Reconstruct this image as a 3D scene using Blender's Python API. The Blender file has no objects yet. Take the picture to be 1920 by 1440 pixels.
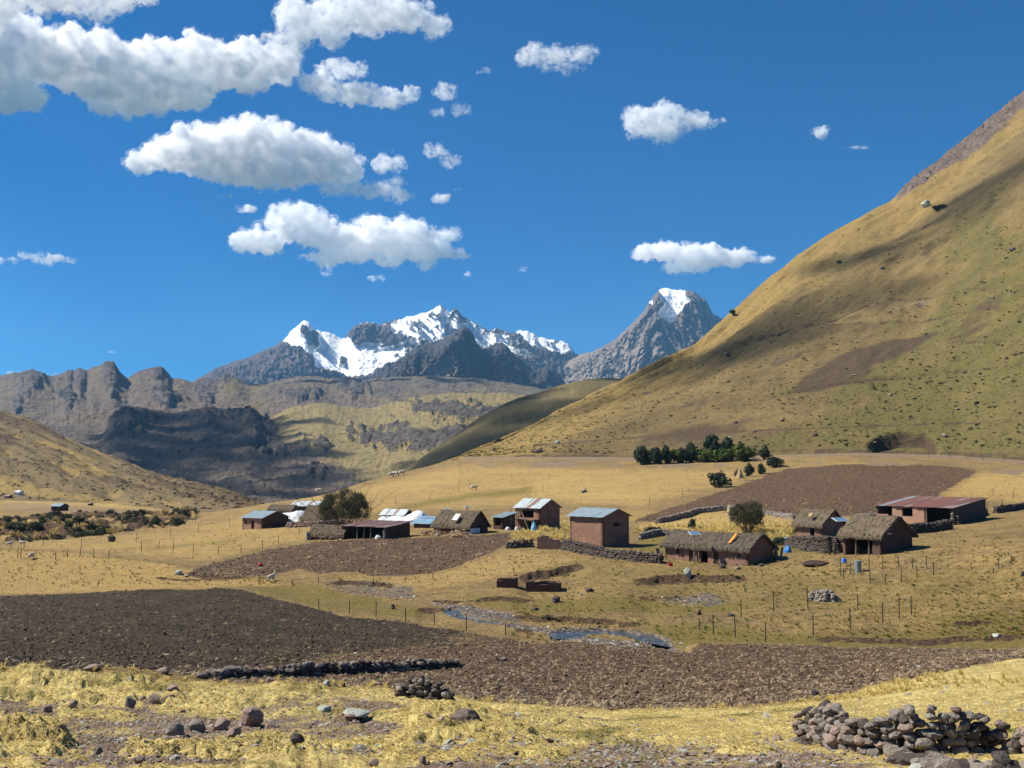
import bpy, bmesh, math, random, time
import numpy as np
from mathutils import Vector, Matrix, Euler
from mathutils.bvhtree import BVHTree

# ------------------------------------------------------------------ camera, world, sun, exposure
scene = bpy.context.scene
COL = scene.collection
F = 2059.0                       # focal length in photograph pixels (1920 wide)
PITCH = math.radians(4.4)
cam = bpy.data.cameras.new('camera'); camo = bpy.data.objects.new('camera', cam); COL.objects.link(camo)
cam.sensor_width = 36; cam.lens = 36*F/1920; cam.clip_start = 0.2; cam.clip_end = 60000
camo.location = (0, 0, 0); camo.rotation_euler = (math.pi/2+PITCH, 0, 0); scene.camera = camo
SUN_EL, SUN_AZ = math.radians(47), math.radians(-80)      # azimuth from +Y towards +X
world = bpy.data.worlds.new('World'); scene.world = world; world.use_nodes = True
nt = world.node_tree
sky = nt.nodes.new('ShaderNodeTexSky'); sky.sky_type = 'NISHITA'; sky.sun_disc = False
sky.sun_elevation = SUN_EL; sky.sun_rotation = SUN_AZ
sky.altitude = 4200; sky.air_density = 1.0; sky.dust_density = 0.25; sky.ozone_density = 2
tcw = nt.nodes.new('ShaderNodeTexCoord'); mv = nt.nodes.new('ShaderNodeVectorMath'); mv.operation = 'MULTIPLY_ADD'
mv.inputs[1].default_value = (1, 1, .9); mv.inputs[2].default_value = (0, 0, .055)
hs = nt.nodes.new('ShaderNodeHueSaturation'); hs.inputs['Saturation'].default_value = 1.3; hs.inputs['Value'].default_value = 1.0
tint = nt.nodes.new('ShaderNodeMix'); tint.data_type = 'RGBA'; tint.blend_type = 'MULTIPLY'; tint.inputs[0].default_value = 1; tint.inputs[7].default_value = (.26, .86, 1, 1)
nt.links.new(tcw.outputs['Generated'], mv.inputs[0]); nt.links.new(mv.outputs[0], sky.inputs[0])
nt.links.new(sky.outputs[0], hs.inputs['Color']); nt.links.new(hs.outputs[0], tint.inputs[6]); nt.links.new(tint.outputs[2], nt.nodes['Background'].inputs[0])
nt.nodes['Background'].inputs[1].default_value = 0.064
sl = bpy.data.lights.new('sun', 'SUN'); sl.energy = 4.3; sl.angle = math.radians(.5); sl.color = (1, .94, .82)
so = bpy.data.objects.new('sun', sl); COL.objects.link(so)
SUND = Vector((math.sin(SUN_AZ)*math.cos(SUN_EL), math.cos(SUN_AZ)*math.cos(SUN_EL), math.sin(SUN_EL)))
so.rotation_euler = SUND.to_track_quat('Z', 'Y').to_euler()
vs = scene.view_settings
vs.view_transform = 'Standard'; vs.look = 'None'; vs.gamma = 1; vs.use_curve_mapping = False; vs.exposure = 0.95
scene.cycles.volume_bounces = 24; scene.cycles.max_bounces = 26; scene.cycles.diffuse_bounces = 3
scene.cycles.use_denoising = True
scene.cycles.volume_step_rate = 1.5

# ------------------------------------------------------------------ helpers: rays, noise, splines
cp, sp = math.cos(PITCH), math.sin(PITCH)
def ray(px, py):
    x = np.asarray(px, float)-960; u = 720-np.asarray(py, float)
    y = F*cp-u*sp; z = F*sp+u*cp; h = np.hypot(x, y)
    return x/h, y/h, z/h                                   # per metre of horizontal distance
def at(px, py, d):
    a, b, c = ray(px, py); return Vector((float(a*d), float(b*d), float(c*d)))
def y_of(px, d, z):                                        # photo row of a point at azimuth column px
    t = z/d; x = px-960
    # solve z/h = t numerically (monotone in u)
    u = np.asarray(t*F, float)
    for _ in range(6):
        yy = F*cp-u*sp; zz = F*sp+u*cp; h = np.hypot(x, yy)
        u = u+(t*h-zz)/cp
    return 720-u
_rs = np.random.RandomState(7); _perm = _rs.permutation(256); _perm = np.concatenate([_perm, _perm, _perm[:4]])
_g3 = _rs.normal(size=(256, 3)); _g3 /= np.linalg.norm(_g3, axis=1)[:, None]
_ga = _rs.rand(256)*2*math.pi; _g2 = np.stack([np.cos(_ga), np.sin(_ga)], 1)
def noise2(x, y):
    i = np.floor(x).astype(np.int64); j = np.floor(y).astype(np.int64); fx = x-i; fy = y-j; i &= 255; j &= 255
    u = fx*fx*fx*(fx*(fx*6-15)+10); v = fy*fy*fy*(fy*(fy*6-15)+10); r = 0
    for dx in (0, 1):
        for dy in (0, 1):
            g = _g2[_perm[_perm[(i+dx) & 255]+((j+dy) & 255)]]
            r = r+(g[..., 0]*(fx-dx)+g[..., 1]*(fy-dy))*(u if dx else 1-u)*(v if dy else 1-v)
    return r*1.45
def noise3(p):
    i = np.floor(p).astype(np.int64); f = p-i; i &= 255
    u = f*f*f*(f*(f*6-15)+10); r = 0
    for dx in (0, 1):
        for dy in (0, 1):
            for dz in (0, 1):
                h = _perm[_perm[_perm[(i[:, 0]+dx) & 255]+((i[:, 1]+dy) & 255)]+((i[:, 2]+dz) & 255)]
                d = (_g3[h]*(f-np.array([dx, dy, dz]))).sum(1)
                r = r+d*(u[:, 0] if dx else 1-u[:, 0])*(u[:, 1] if dy else 1-u[:, 1])*(u[:, 2] if dz else 1-u[:, 2])
    return r*1.6
def fbm(x, y, wl, octs=4, rough=.5, seed=0):
    r = 0; a = 1; t = 0
    for k in range(octs):
        r = r+a*noise2(x/wl+seed*7.31+k*17.7, y/wl-seed*3.17+k*9.1); t += a; a *= rough; wl /= 2.03
    return r/t
def ridged(x, y, wl, octs=5, rough=.55, seed=0):
    r = 0; a = 1; t = 0; w = 1
    for k in range(octs):
        n = 1-2*np.abs(noise2(x/wl+seed*5.3+k*13.1, y/wl+seed*2.9+k*7.7)); n = n*w
        r = r+a*n; t += a; w = np.clip(n*1.4+.3, 0, 1); a *= rough; wl /= 2.1
    return r/t
def sstep(a, b, x):
    t = np.clip((x-a)/(b-a), 0, 1); return t*t*(3-2*t)
def pchip(Y, s):                                           # Y: (K, N) values at s=0..K-1 ; s: (M,)
    K = len(Y); D = Y[1:]-Y[:-1]; M = np.zeros_like(Y)
    a, b = D[:-1], D[1:]; ok = (a*b) > 0
    M[1:-1] = np.where(ok, 2*a*b/np.where(ok, a+b, 1), 0); M[0] = D[0]; M[-1] = D[-1]
    k = np.clip(np.floor(s).astype(int), 0, K-2); t = (s-k)[:, None]
    t2 = t*t; t3 = t2*t
    return (2*t3-3*t2+1)*Y[k]+(t3-2*t2+t)*M[k]+(-2*t3+3*t2)*Y[k+1]+(t3-t2)*M[k+1]
def poly_sd(poly, X, Y, ys=1.0):                           # signed distance to polygon, positive inside
    P = np.array(poly, float); P[:, 1] *= ys; Y = Y*ys
    out = np.full(X.shape, -1e3)
    pad = 60
    m = (X > P[:, 0].min()-pad) & (X < P[:, 0].max()+pad) & (Y > P[:, 1].min()-pad) & (Y < P[:, 1].max()+pad)
    x = X[m]; y = Y[m]
    if x.size == 0: return out
    d = np.full(x.shape, 1e9); ins = np.zeros(x.shape, bool)
    for i in range(len(P)):
        ax, ay = P[i]; bx, by = P[(i+1) % len(P)]
        ex, ey = bx-ax, by-ay; L = ex*ex+ey*ey+1e-9
        t = np.clip(((x-ax)*ex+(y-ay)*ey)/L, 0, 1)
        d = np.minimum(d, np.hypot(x-ax-t*ex, y-ay-t*ey))
        c = ((ay > y) != (by > y)) & (x < (bx-ax)*(y-ay)/(by-ay+1e-12)+ax); ins ^= c
    out[m] = np.where(ins, d, -d); return out
def line_d(pts, X, Y, ys=1.0):
    P = np.array(pts, float); d = np.full(X.shape, 1e9)
    for i in range(len(P)-1):
        ax, ay = P[i]; bx, by = P[i+1]; ex, ey = bx-ax, (by-ay)*ys; L = ex*ex+ey*ey+1e-9
        t = np.clip(((X-ax)*ex+(Y-ay)*ys*ey)/L, 0, 1)
        d = np.minimum(d, np.hypot(X-ax-t*ex, (Y-ay)*ys-t*ey))
    return d
def soft(sd, w=4): return np.clip(.5+sd/(2*w), 0, 1)
def pl(pts, X):                                            # polyline value at X
    P = np.array(pts, float); return np.interp(X, P[:, 0], P[:, 1])

def tag(o, label=None, cat=None, group=None, kind=None):
    if label: o['label'] = label
    if cat: o['category'] = cat
    if group: o['group'] = group
    if kind: o['kind'] = kind
    return o
def link(name, me, mat=None, parent=None):
    o = bpy.data.objects.new(name, me); COL.objects.link(o)
    if mat and me is not None and len(me.materials) == 0:
        me.materials.append(mat)
    if parent: o.parent = parent
    return o
def mesh_np(name, V, Q, smooth=True):
    me = bpy.data.meshes.new(name); V = np.asarray(V, np.float32); Q = np.asarray(Q, np.int32)
    n = Q.shape[1]; me.vertices.add(len(V)); me.vertices.foreach_set('co', V.ravel())
    me.loops.add(Q.size); me.loops.foreach_set('vertex_index', Q.ravel())
    me.polygons.add(len(Q)); me.polygons.foreach_set('loop_start', np.arange(0, Q.size, n, dtype=np.int32))
    me.polygons.foreach_set('use_smooth', np.full(len(Q), smooth)); me.update(calc_edges=True); return me
def set_attr(me, name, arr):
    a = me.attributes.new(name, 'FLOAT_COLOR', 'POINT')
    A = np.ones((len(me.vertices), 4), np.float32); A[:, :arr.shape[1]] = arr; a.data.foreach_set('color', A.ravel())

# ------------------------------------------------------------------ terrain sheets
class Sheet:
    def find(s, px, py):                                    # nearest visible point of the sheet at a photo position
        j = int(np.argmin(np.abs(s.cols-px))); d = np.hypot(s.X[:, j], s.Y[:, j]); yy = y_of(s.cols[j], d, s.Z[:, j]); o = np.argsort(d)
        lo = None
        for k in o:
            if yy[k] <= py: return Vector((float(s.X[k, j]), float(s.Y[k, j]), float(s.Z[k, j])))
        k = o[-1]; return Vector((float(s.X[k, j]), float(s.Y[k, j]), float(s.Z[k, j])))
    """a surface given by rows of (photo row y, horizontal distance d) over photo columns, displaced afterwards"""
    def __init__(s, cols, rows, per_px=1.0, minseg=3, keys=None):
        s.cols = cols; N = len(cols)
        Y = np.array([r[0] for r in rows]); D = np.log(np.array([r[1] for r in rows]))
        S = []
        vis = (cols > -50) & (cols < 1970)
        for k in range(len(rows)-1):
            gap = np.abs(Y[k+1]-Y[k])[vis].mean() if vis.any() else 20
            n = max(minseg, int(gap*per_px)) if Y[k].min() < 1500 else 8
            S.append(k+np.arange(n)/n)
        S.append([len(rows)-1]); S = np.concatenate(S); s.S = S
        s.PY = pchip(Y, S); s.D = np.exp(pchip(D, S)); s.PX = np.broadcast_to(cols, s.PY.shape).copy()
        s.base()
    def base(s):
        a, b, c = ray(s.PX, s.PY); s.X = a*s.D; s.Y = b*s.D; s.Z = c*s.D
    def quads(s):
        M, N = s.PY.shape; i = np.arange(M*N).reshape(M, N)
        return np.stack([i[:-1, :-1], i[:-1, 1:], i[1:, 1:], i[1:, :-1]], -1).reshape(-1, 4)
    def make(s, name, mat, attrs):
        V = np.stack([s.X, s.Y, s.Z], -1).reshape(-1, 3)
        me = mesh_np(name, V, s.quads())
        for k, a in attrs.items(): set_attr(me, k, np.stack([q.ravel() for q in a], 1))
        o = link(name, me, mat); tag(o, kind='structure'); s.obj = o; return o
def columns(step, lo=-60, hi=1980, ext=900, n=18):
    c = np.arange(lo, hi+step, step)
    l = lo-ext*np.linspace(1, 0, n, endpoint=False)**1.4; r = hi+step+ext*(np.linspace(0, 1, n+1)[1:])**1.4
    return np.concatenate([l, c, r])

# ------------------------------------------------------------------ materials
class NT:
    def __init__(s, name):
        s.m = bpy.data.materials.new(name); s.m.use_nodes = True; s.t = s.m.node_tree; s.t.nodes.clear()
        s.out = s.n('ShaderNodeOutputMaterial')
    def n(s, typ, **k):
        x = s.t.nodes.new(typ)
        for a, b in k.items(): setattr(x, a, b)
        return x
    def set(s, sock, v):
        if isinstance(v, bpy.types.NodeSocket): s.t.links.new(v, sock)
        elif v is not None:
            if hasattr(sock.default_value, '__len__') and not hasattr(v, '__len__'): v = (v,)*len(sock.default_value)
            if hasattr(v, '__len__') and len(sock.default_value) == 4 and len(v) == 3: v = (*v, 1)
            sock.default_value = v
    def pos(s): return s.n('ShaderNodeNewGeometry').outputs['Position']
    def obc(s): return s.n('ShaderNodeTexCoord').outputs['Object']
    def noise(s, vec, scale, detail=5, rough=.55, dist=0):
        x = s.n('ShaderNodeTexNoise'); s.set(x.inputs['Vector'], vec); x.inputs['Scale'].default_value = scale
        x.inputs['Detail'].default_value = detail; x.inputs['Roughness'].default_value = rough; x.inputs['Distortion'].default_value = dist
        return x.outputs[0]
    def vor(s, vec, scale, feat='F1', rand=1):
        x = s.n('ShaderNodeTexVoronoi', feature=feat); s.set(x.inputs['Vector'], vec); x.inputs['Scale'].default_value = scale
        x.inputs['Randomness'].default_value = rand; return x.outputs['Distance']
    def scale(s, vec, v, rot=(0, 0, 0)):
        x = s.n('ShaderNodeMapping'); s.set(x.inputs['Vector'], vec); x.inputs['Scale'].default_value = v; x.inputs['Rotation'].default_value = rot
        return x.outputs[0]
    def mr(s, v, a, b, c=0, d=1, smooth=False):
        x = s.n('ShaderNodeMapRange', interpolation_type='SMOOTHSTEP' if smooth else 'LINEAR')
        s.set(x.inputs[0], v)
        for i, q in enumerate((a, b, c, d)): s.set(x.inputs[i+1], q)
        return x.outputs[0]
    def math(s, op, a, b=None, c=None, clamp=False):
        x = s.n('ShaderNodeMath', operation=op, use_clamp=clamp); s.set(x.inputs[0], a)
        if b is not None: s.set(x.inputs[1], b)
        if c is not None: s.set(x.inputs[2], c)
        return x.outputs[0]
    def mix(s, f, a, b, mode='MIX'):
        x = s.n('ShaderNodeMix', data_type='RGBA', blend_type=mode); s.set(x.inputs[0], f); s.set(x.inputs[6], a); s.set(x.inputs[7], b)
        return x.outputs[2]
    def attr(s, name):
        x = s.n('ShaderNodeAttribute', attribute_name=name); y = s.n('ShaderNodeSeparateColor')
        s.t.links.new(x.outputs['Color'], y.inputs[0]); return y.outputs[0], y.outputs[1], y.outputs[2], x.outputs['Alpha']
    def bsdf(s, col, rough=.95, bump=None, bs=.5, bd=.1, spec=.15, metal=0, trans=None, normal=None):
        b = s.n('ShaderNodeBsdfPrincipled'); s.set(b.inputs['Base Color'], col); s.set(b.inputs['Roughness'], rough)
        b.inputs['Specular IOR Level'].default_value = spec; s.set(b.inputs['Metallic'], metal)
        if bump is not None:
            u = s.n('ShaderNodeBump'); u.inputs['Strength'].default_value = bs; u.inputs['Distance'].default_value = bd
            s.set(u.inputs['Height'], bump); s.t.links.new(u.outputs[0], b.inputs['Normal'])
        sh = b.outputs[0]
        if trans:
            t = s.n('ShaderNodeBsdfTranslucent'); s.set(t.inputs[0], col); mx = s.n('ShaderNodeMixShader'); mx.inputs[0].default_value = trans
            s.t.links.new(sh, mx.inputs[1]); s.t.links.new(t.outputs[0], mx.inputs[2]); sh = mx.outputs[0]
        s.t.links.new(sh, s.out.inputs[0]); return s.m
    def slope(s):
        g = s.n('ShaderNodeNewGeometry'); x = s.n('ShaderNodeSeparateXYZ'); s.t.links.new(g.outputs['Normal'], x.inputs[0]); return x.outputs[2]

def mat_ground():
    t = NT('dry_grassland'); P = t.pos()
    a1, a2, a3, a4 = t.attr('mA')      # plough dark, plough brown, green, gold
    b1, b2, b3, b4 = t.attr('mB')      # pink gravel, road/bare dust, river gravel, raw earth scar
    n_big = t.noise(P, .045, 4); n_mid = t.noise(P, .35, 5, .6); n_fine = t.noise(P, 3.2, 6, .68); n_vf = t.noise(P, 11, 4, .7)
    edge = t.math('ADD', t.math('MULTIPLY', t.noise(P, .9, 6, .65), 1.0), -.5)
    def m(v, w=.9, sh=.14):
        e = t.math('MULTIPLY_ADD', edge, w, v); return t.mr(e, .5-sh, .5+sh, smooth=True)
    k1, k2, k3, k4 = t.attr('mC')
    n_m2 = t.noise(t.scale(P, (1, 1.8, 1)), 1.1, 7, .72)
    g1 = t.mix(t.mr(n_mid, .35, .65), (.30, .205, .083), (.20, .138, .062))
    g2 = t.mix(t.mr(k2, .35, .65), g1, (.38, .26, .09))
    g2 = t.mix(t.mr(k1, .38, .75, 0, .85), g2, (.21, .14, .068))
    g2 = t.mix(t.math('MULTIPLY', k3, .5), g2, t.mix(n_fine, (.17, .11, .06), (.11, .085, .035))); g2 = t.mix(t.mr(n_m2, .47, .63, 0, .7), g2, (.15, .105, .05))
    g2 = t.mix(t.mr(n_m2, .5, .34, 0, .5), g2, (.50, .36, .15))
    g3 = t.mix(t.mr(n_fine, .44, .66, 0, .55), g2, (.16, .11, .055))
    gold = t.mix(t.mr(n_fine, .4, .62), (.80, .65, .26), (.54, .42, .155))
    gold = t.mix(t.mr(n_mid, .5, .7, 0, .55), gold, (.46, .37, .115)); gold = t.mix(t.mr(n_m2, .48, .64, 0, .6), gold, (.27, .19, .075)); gold = t.mix(t.mr(k1, .5, .8, 0, .5), gold, (.33, .22, .1))
    golf = t.mix(t.mr(n_fine, .4, .62), (.50, .345, .125), (.36, .245, .085)); golf = t.mix(t.mr(n_m2, .46, .64, 0, .6), golf, (.25, .17, .065)); golf = t.mix(t.mr(k1, .5, .8, 0, .6), golf, (.30, .19, .09))
    gold = t.mix(k4, golf, gold)
    c = t.mix(m(a4, 1.7, .42), g3, gold)
    green = t.mix(t.mr(n_fine, .4, .62), (.15, .125, .032), (.23, .175, .05))
    c = t.mix(t.math('MULTIPLY', m(a3, 1.3, .3), .85), c, green)
    straw = t.mr(t.noise(t.scale(P, (1, 1.6, 1)), 5.5, 5, .72), .56, .66)
    pd = t.mix(t.mr(n_fine, .38, .62), (.018, .013, .008), (.080, .059, .036)); pd = t.mix(t.mr(n_vf, .5, .66, 0, .6), pd, (.012, .009, .006))
    pd = t.mix(t.math('MULTIPLY', straw, t.mr(n_mid, .35, .7, .15, .75)), pd, (.26, .195, .12)); pd = t.mix(t.mr(n_mid, .4, .7, 0, .5), pd, (.11, .08, .052))
    c = t.mix(m(a1), c, pd)
    pb = t.mix(t.mr(n_fine, .38, .62), (.058, .035, .021), (.165, .10, .062)); pb = t.mix(t.mr(n_vf, .5, .66, 0, .5), pb, (.035, .022, .014))
    pb = t.mix(t.math('MULTIPLY', straw, t.mr(n_mid, .35, .65, .35, .95)), pb, (.34, .24, .13))
    c = t.mix(m(a2), c, pb)
    pg = t.mix(t.mr(n_vf, .36, .64), (.13, .09, .058), (.33, .235, .16))
    pg = t.mix(t.mr(t.noise(P, 7, 3, .7), .58, .64, 0, .8), pg, (.44, .36, .30))
    c = t.mix(m(b1, 1.2), c, pg)
    c = t.mix(m(b2), c, t.mix(n_fine, (.27, .195, .13), (.18, .13, .085)))
    gv = t.mix(t.mr(t.vor(P, 3.5), .1, .6), (.30, .26, .22), (.10, .085, .075))
    c = t.mix(m(b3), c, gv)
    sc = t.mix(t.mr(n_fine, .4, .6), (.045, .031, .018), (.14, .088, .05))
    c = t.mix(m(b4), c, sc)
    c = t.mix(t.mr(n_vf, .5, .68, 0, .5), c, t.mix(1.0, c, (.45, .40, .34), 'MULTIPLY'))
    c = t.mix(t.mr(n_vf, .5, .34, 0, .35), c, t.mix(1.0, c, (1.5, 1.45, 1.35), 'MULTIPLY'))
    h = t.math('ADD', t.math('MULTIPLY', n_fine, 1.0), t.math('MULTIPLY', n_vf, .45))
    return t.bsdf(c, .95, h, 1.0, .3)
# ------------------------------------------------------------------ the ground: near bank, fields, stream, village spur
GK = [-960, 0, 200, 300, 400, 500, 600, 700, 860, 1000, 1200, 1400, 1600, 1800, 1920, 2880]
cols = columns(2.9)
def row(vals):
    """vals: {key: (y, 'd', dist) or (y, z)} interpolated over the columns"""
    ks = sorted(vals); ys = []; ds = []
    for k in ks:
        v = vals[k]
        if len(v) == 3: y, d = v[0], v[2]
        else:
            y = v[0]; c = float(ray(k, y)[2]); d = v[1]/c
        ys.append(y); ds.append(math.log(d))
    return np.interp(cols, ks, ys), np.exp(np.interp(cols, ks, ds))
R = []
R.append(row({-960: (2600, 'd', 2.6), 2880: (2600, 'd', 2.6)}))
R.append(row({-960: (1560, 'd', 10.5), 2880: (1560, 'd', 10.5)}))
R.append(row({-960: (1440, 'd', 16), 2880: (1440, 'd', 16)}))
R.append(row({-960: (1345, 'd', 24), 0: (1345, 'd', 24), 700: (1358, 'd', 23), 1200: (1375, 'd', 22), 1600: (1362, 'd', 22), 1920: (1345, 'd', 23), 2880: (1340, 'd', 24)}))
R.append(row({-960: (1240, 'd', 34), 0: (1257, 'd', 34), 400: (1274, 'd', 34), 700: (1292, 'd', 33), 860: (1306, 'd', 33), 1000: (1320, 'd', 33), 1200: (1328, 'd', 33), 1400: (1320, 'd', 34), 1600: (1300, 'd', 36), 1700: (1275, 'd', 38), 1800: (1252, 'd', 40), 1920: (1238, 'd', 42), 2880: (1220, 'd', 42)}))
a, b = R[-1]; R.append((a-7, b+5))
R.append(row({-960: (1180, -8.6), 0: (1180, -8.6), 400: (1190, -8.8), 700: (1225, -8.9), 1000: (1258, -9.2), 1200: (1262, -9.3), 1600: (1250, -9.5), 1800: (1232, -9.4), 1920: (1224, -9.4), 2880: (1215, -9.4)}))
R.append(row({-960: (1128, -10.8), 0: (1118, -11), 200: (1112, -11.1), 400: (1103, -11), 500: (1115, -11), 600: (1148, -11), 700: (1161, -11.1), 860: (1182, -11.2), 1000: (1202, -11.2), 1200: (1206, -11.2), 1400: (1207, -11.2), 1600: (1208, -11.2), 1800: (1210, -11), 1920: (1213, -11), 2880: (1208, -11)}))
R.append(row({-960: (1100, -11.4), 0: (1095, -11.4), 400: (1092, -11.5), 500: (1102, -11.6), 600: (1130, -11.7), 700: (1148, -11.7), 860: (1170, -11.8), 1000: (1190, -11.8), 1200: (1197, -11.8), 1400: (1196, -11.7), 1600: (1195, -11.6), 1800: (1192, -11.5), 1920: (1190, -11.5), 2880: (1190, -11.5)}))
R.append(row({-960: (1075, -11.3), 0: (1075, -11.3), 400: (1084, -11.6), 500: (1094, -11.7), 600: (1112, -11.8), 700: (1130, -11.8), 860: (1142, -11.8), 1000: (1165, -11.8), 1200: (1172, -11.8), 1400: (1176, -11.6), 1600: (1180, -11.4), 1800: (1180, -11.3), 1920: (1178, -11.3), 2880: (1178, -11)}))
R.append(row({-960: (1020, -9.5), 0: (1034, -10), 200: (1044, -10.3), 300: (1055, -10.7), 400: (1074, -11.2), 500: (1089, -11.5), 600: (1098, -11.5), 700: (1110, -11.6), 860: (1122, -11.5), 1000: (1130, -11.4), 1200: (1130, -11.3), 1400: (1132, -11.1), 1600: (1140, -10.9), 1800: (1148, -10.7), 1920: (1150, -10.6), 2880: (1150, -10)}))
R.append(row({-960: (1015, -11), 0: (1031, -11.3), 200: (1040, -11.4), 300: (1050, -11.4), 400: (1062, -11.2), 500: (1060, -11), 600: (1055, -10.9), 700: (1052, -10.8), 860: (1060, -10.6), 1000: (1066, -10.3), 1200: (1070, -10.2), 1400: (1078, -10.1), 1600: (1082, -9.8), 1800: (1088, -9.2), 1920: (1090, -8.8), 2880: (1090, -8)}))
R.append(row({-960: (1010, -13), 0: (1020, -13), 200: (1003, -12), 300: (992, -11.6), 400: (1010, -10.9), 500: (1004, -10.6), 600: (1006, -10.2), 700: (1005, -9.9), 860: (1000, -9.3), 1000: (1012, -9.4), 1200: (1032, -9.7), 1400: (1050, -9.5), 1600: (1042, -8.6), 1800: (1032, -7.5), 1920: (1030, -6.8), 2880: (1030, -6)}))
R.append(row({-960: (1030, -16), 0: (1025, -15.6), 200: (1006, -14.6), 300: (994, -13.8), 350: (982, -12.9), 400: (985, -12), 500: (985, -10.8), 600: (978, -10.2), 700: (975, -9.5), 860: (970, -9), 1000: (975, -8.9), 1200: (986, -8.9), 1400: (992, -8.3), 1600: (990, -7.6), 1800: (976, -6.9), 1920: (970, -6.3), 2880: (965, -5)}))
R.append(row({-960: (975, -12.9), 0: (972, -12.7), 200: (962, -12.0), 300: (962, -12.1), 350: (966, -12.1), 400: (970, -12), 500: (966, -10.5), 600: (955, -9.6), 700: (945, -8.6), 860: (930, -7), 1000: (930, -6.8), 1200: (945, -7), 1400: (950, -6.6), 1600: (950, -6), 1800: (932, -5), 1920: (930, -4.8), 2880: (920, -3)}))
R.append(row({-960: (950, -13.6), 0: (952, -13.6), 200: (952, -13.4), 350: (962, -12.6), 400: (965, -12.5), 500: (952, -9.8), 600: (938, -8.7), 700: (915, -6), 860: (890, 'd', 330), 1000: (890, 'd', 320), 1200: (900, 'd', 281), 1400: (890, 'd', 285), 1600: (890, 'd', 275), 1800: (886, 'd', 280), 1920: (888, 'd', 270), 2880: (880, 'd', 280)}))
R.append(row({-960: (938, 'd', 460), 0: (938, 'd', 460), 200: (944, 'd', 430), 350: (960, 'd', 330), 400: (961, 'd', 320), 490: (946, 'd', 325), 600: (930, 'd', 345), 700: (900, 'd', 372), 780: (880, 'd', 390), 860: (861, 'd', 400), 1000: (861, 'd', 360), 1200: (863, 'd', 340), 1400: (859, 'd', 330), 1480: (855, 'd', 325), 1600: (854, 'd', 320), 1800: (859, 'd', 315), 1920: (868, 'd', 300), 2880: (880, 'd', 290)}))
a, b = R[-1]
R.append((np.where(cols > 860, a-4.5, a+np.interp(cols, [0, 350, 400, 860], [-3, 1, 4, 4])), b+np.interp(cols, [0, 400, 800, 860, 900], [60, 40, 40, 12, 9])))
R.append((np.where(cols > 860, a+12, a+np.interp(cols, [0, 350, 500, 860], [0, 12, 40, 30])), b+np.interp(cols, [0, 400, 800, 860, 900], [160, 140, 140, 60, 60])))
G = Sheet(cols, R, per_px=.86)
print('ground', G.PY.shape)
PX, PY, X, Y = G.PX, G.PY, G.X, G.Y
D = G.D
# --- regions of the ground (soft masks)
FIELD_NEAR = [(-2000, 1135), (-60, 1122), (0, 1118), (150, 1112), (300, 1107), (400, 1103), (450, 1107), (490, 1116), (560, 1132), (640, 1152), (760, 1166), (860, 1180), (930, 1197), (1000, 1203), (1060, 1204), (1300, 1208), (1500, 1208), (1800, 1212), (1920, 1215), (3000, 1212),
              (3000, 1190), (1920, 1236), (1820, 1248), (1700, 1272), (1650, 1278), (1600, 1298), (1500, 1310), (1400, 1319), (1300, 1326), (1150, 1329), (1000, 1321), (880, 1309), (760, 1298), (640, 1287), (560, 1282), (450, 1277), (300, 1270), (150, 1264), (0, 1256), (-2000, 1240)]
FIELD_NEAR[20:21] = [(3000, 1225)]
FIELD_MID = [(355, 1076), (385, 1060), (440, 1045), (520, 1028), (600, 1014), (700, 1010), (800, 1007), (900, 1002), (955, 1001), (962, 1010), (930, 1028), (905, 1042), (860, 1058), (800, 1072), (750, 1079), (700, 1081), (670, 1072), (630, 1074), (600, 1080), (560, 1070), (530, 1076), (500, 1080), (440, 1088), (390, 1088)]
FIELD_FAR = [(1185, 978), (1240, 957), (1300, 938), (1350, 922), (1400, 905), (1440, 888), (1475, 878), (1560, 873), (1680, 871), (1780, 874), (1838, 884), (1800, 902), (1765, 925), (1745, 940), (1700, 960), (1640, 968), (1540, 966), (1450, 962), (1360, 950), (1300, 962), (1240, 975)]
MOUND = [(-2000, 1000), (0, 1030), (120, 1034), (240, 1046), (330, 1060), (400, 1078), (520, 1090), (560, 1096), (480, 1102), (400, 1103), (200, 1110), (0, 1116), (-2000, 1130)]
PX0, PY0 = PX, PY
PX = PX+18*fbm(X, Y, 8, 5, .68, seed=58); PY = PY+3.6*fbm(X, Y, 6, 5, .68, seed=59)
fine = fbm(X, Y, 9, 3, seed=2)
pdk = soft(poly_sd(FIELD_NEAR, PX, PY, 2), 5)
right_mix = sstep(640, 1100, PX+np.where(PY > 1205, (PY-1205)*9.0, (PY-1205)*1.5)+110*fine)
pbr = np.maximum(soft(poly_sd(FIELD_MID, PX, PY, 2), 5), soft(poly_sd(FIELD_FAR, PX, PY, 2), 5))
plough = np.maximum(pdk, pbr)
near_pl_brown = pdk*right_mix
mound = soft(poly_sd(MOUND, PX, PY, 2), 8)
gold = mound*.75
fg = sstep(33.5, 30, D-3*sstep(1300, 1900, PX))*(1-pdk)
gold = np.maximum(gold, fg*.9)
gold = np.maximum(gold, soft(poly_sd([(1560, 1305), (1700, 1270), (1800, 1248), (1920, 1235), (3000, 1200), (3000, 1480), (1560, 1480)], PX, PY, 2), 6)*(1-pdk)*.85)
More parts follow.
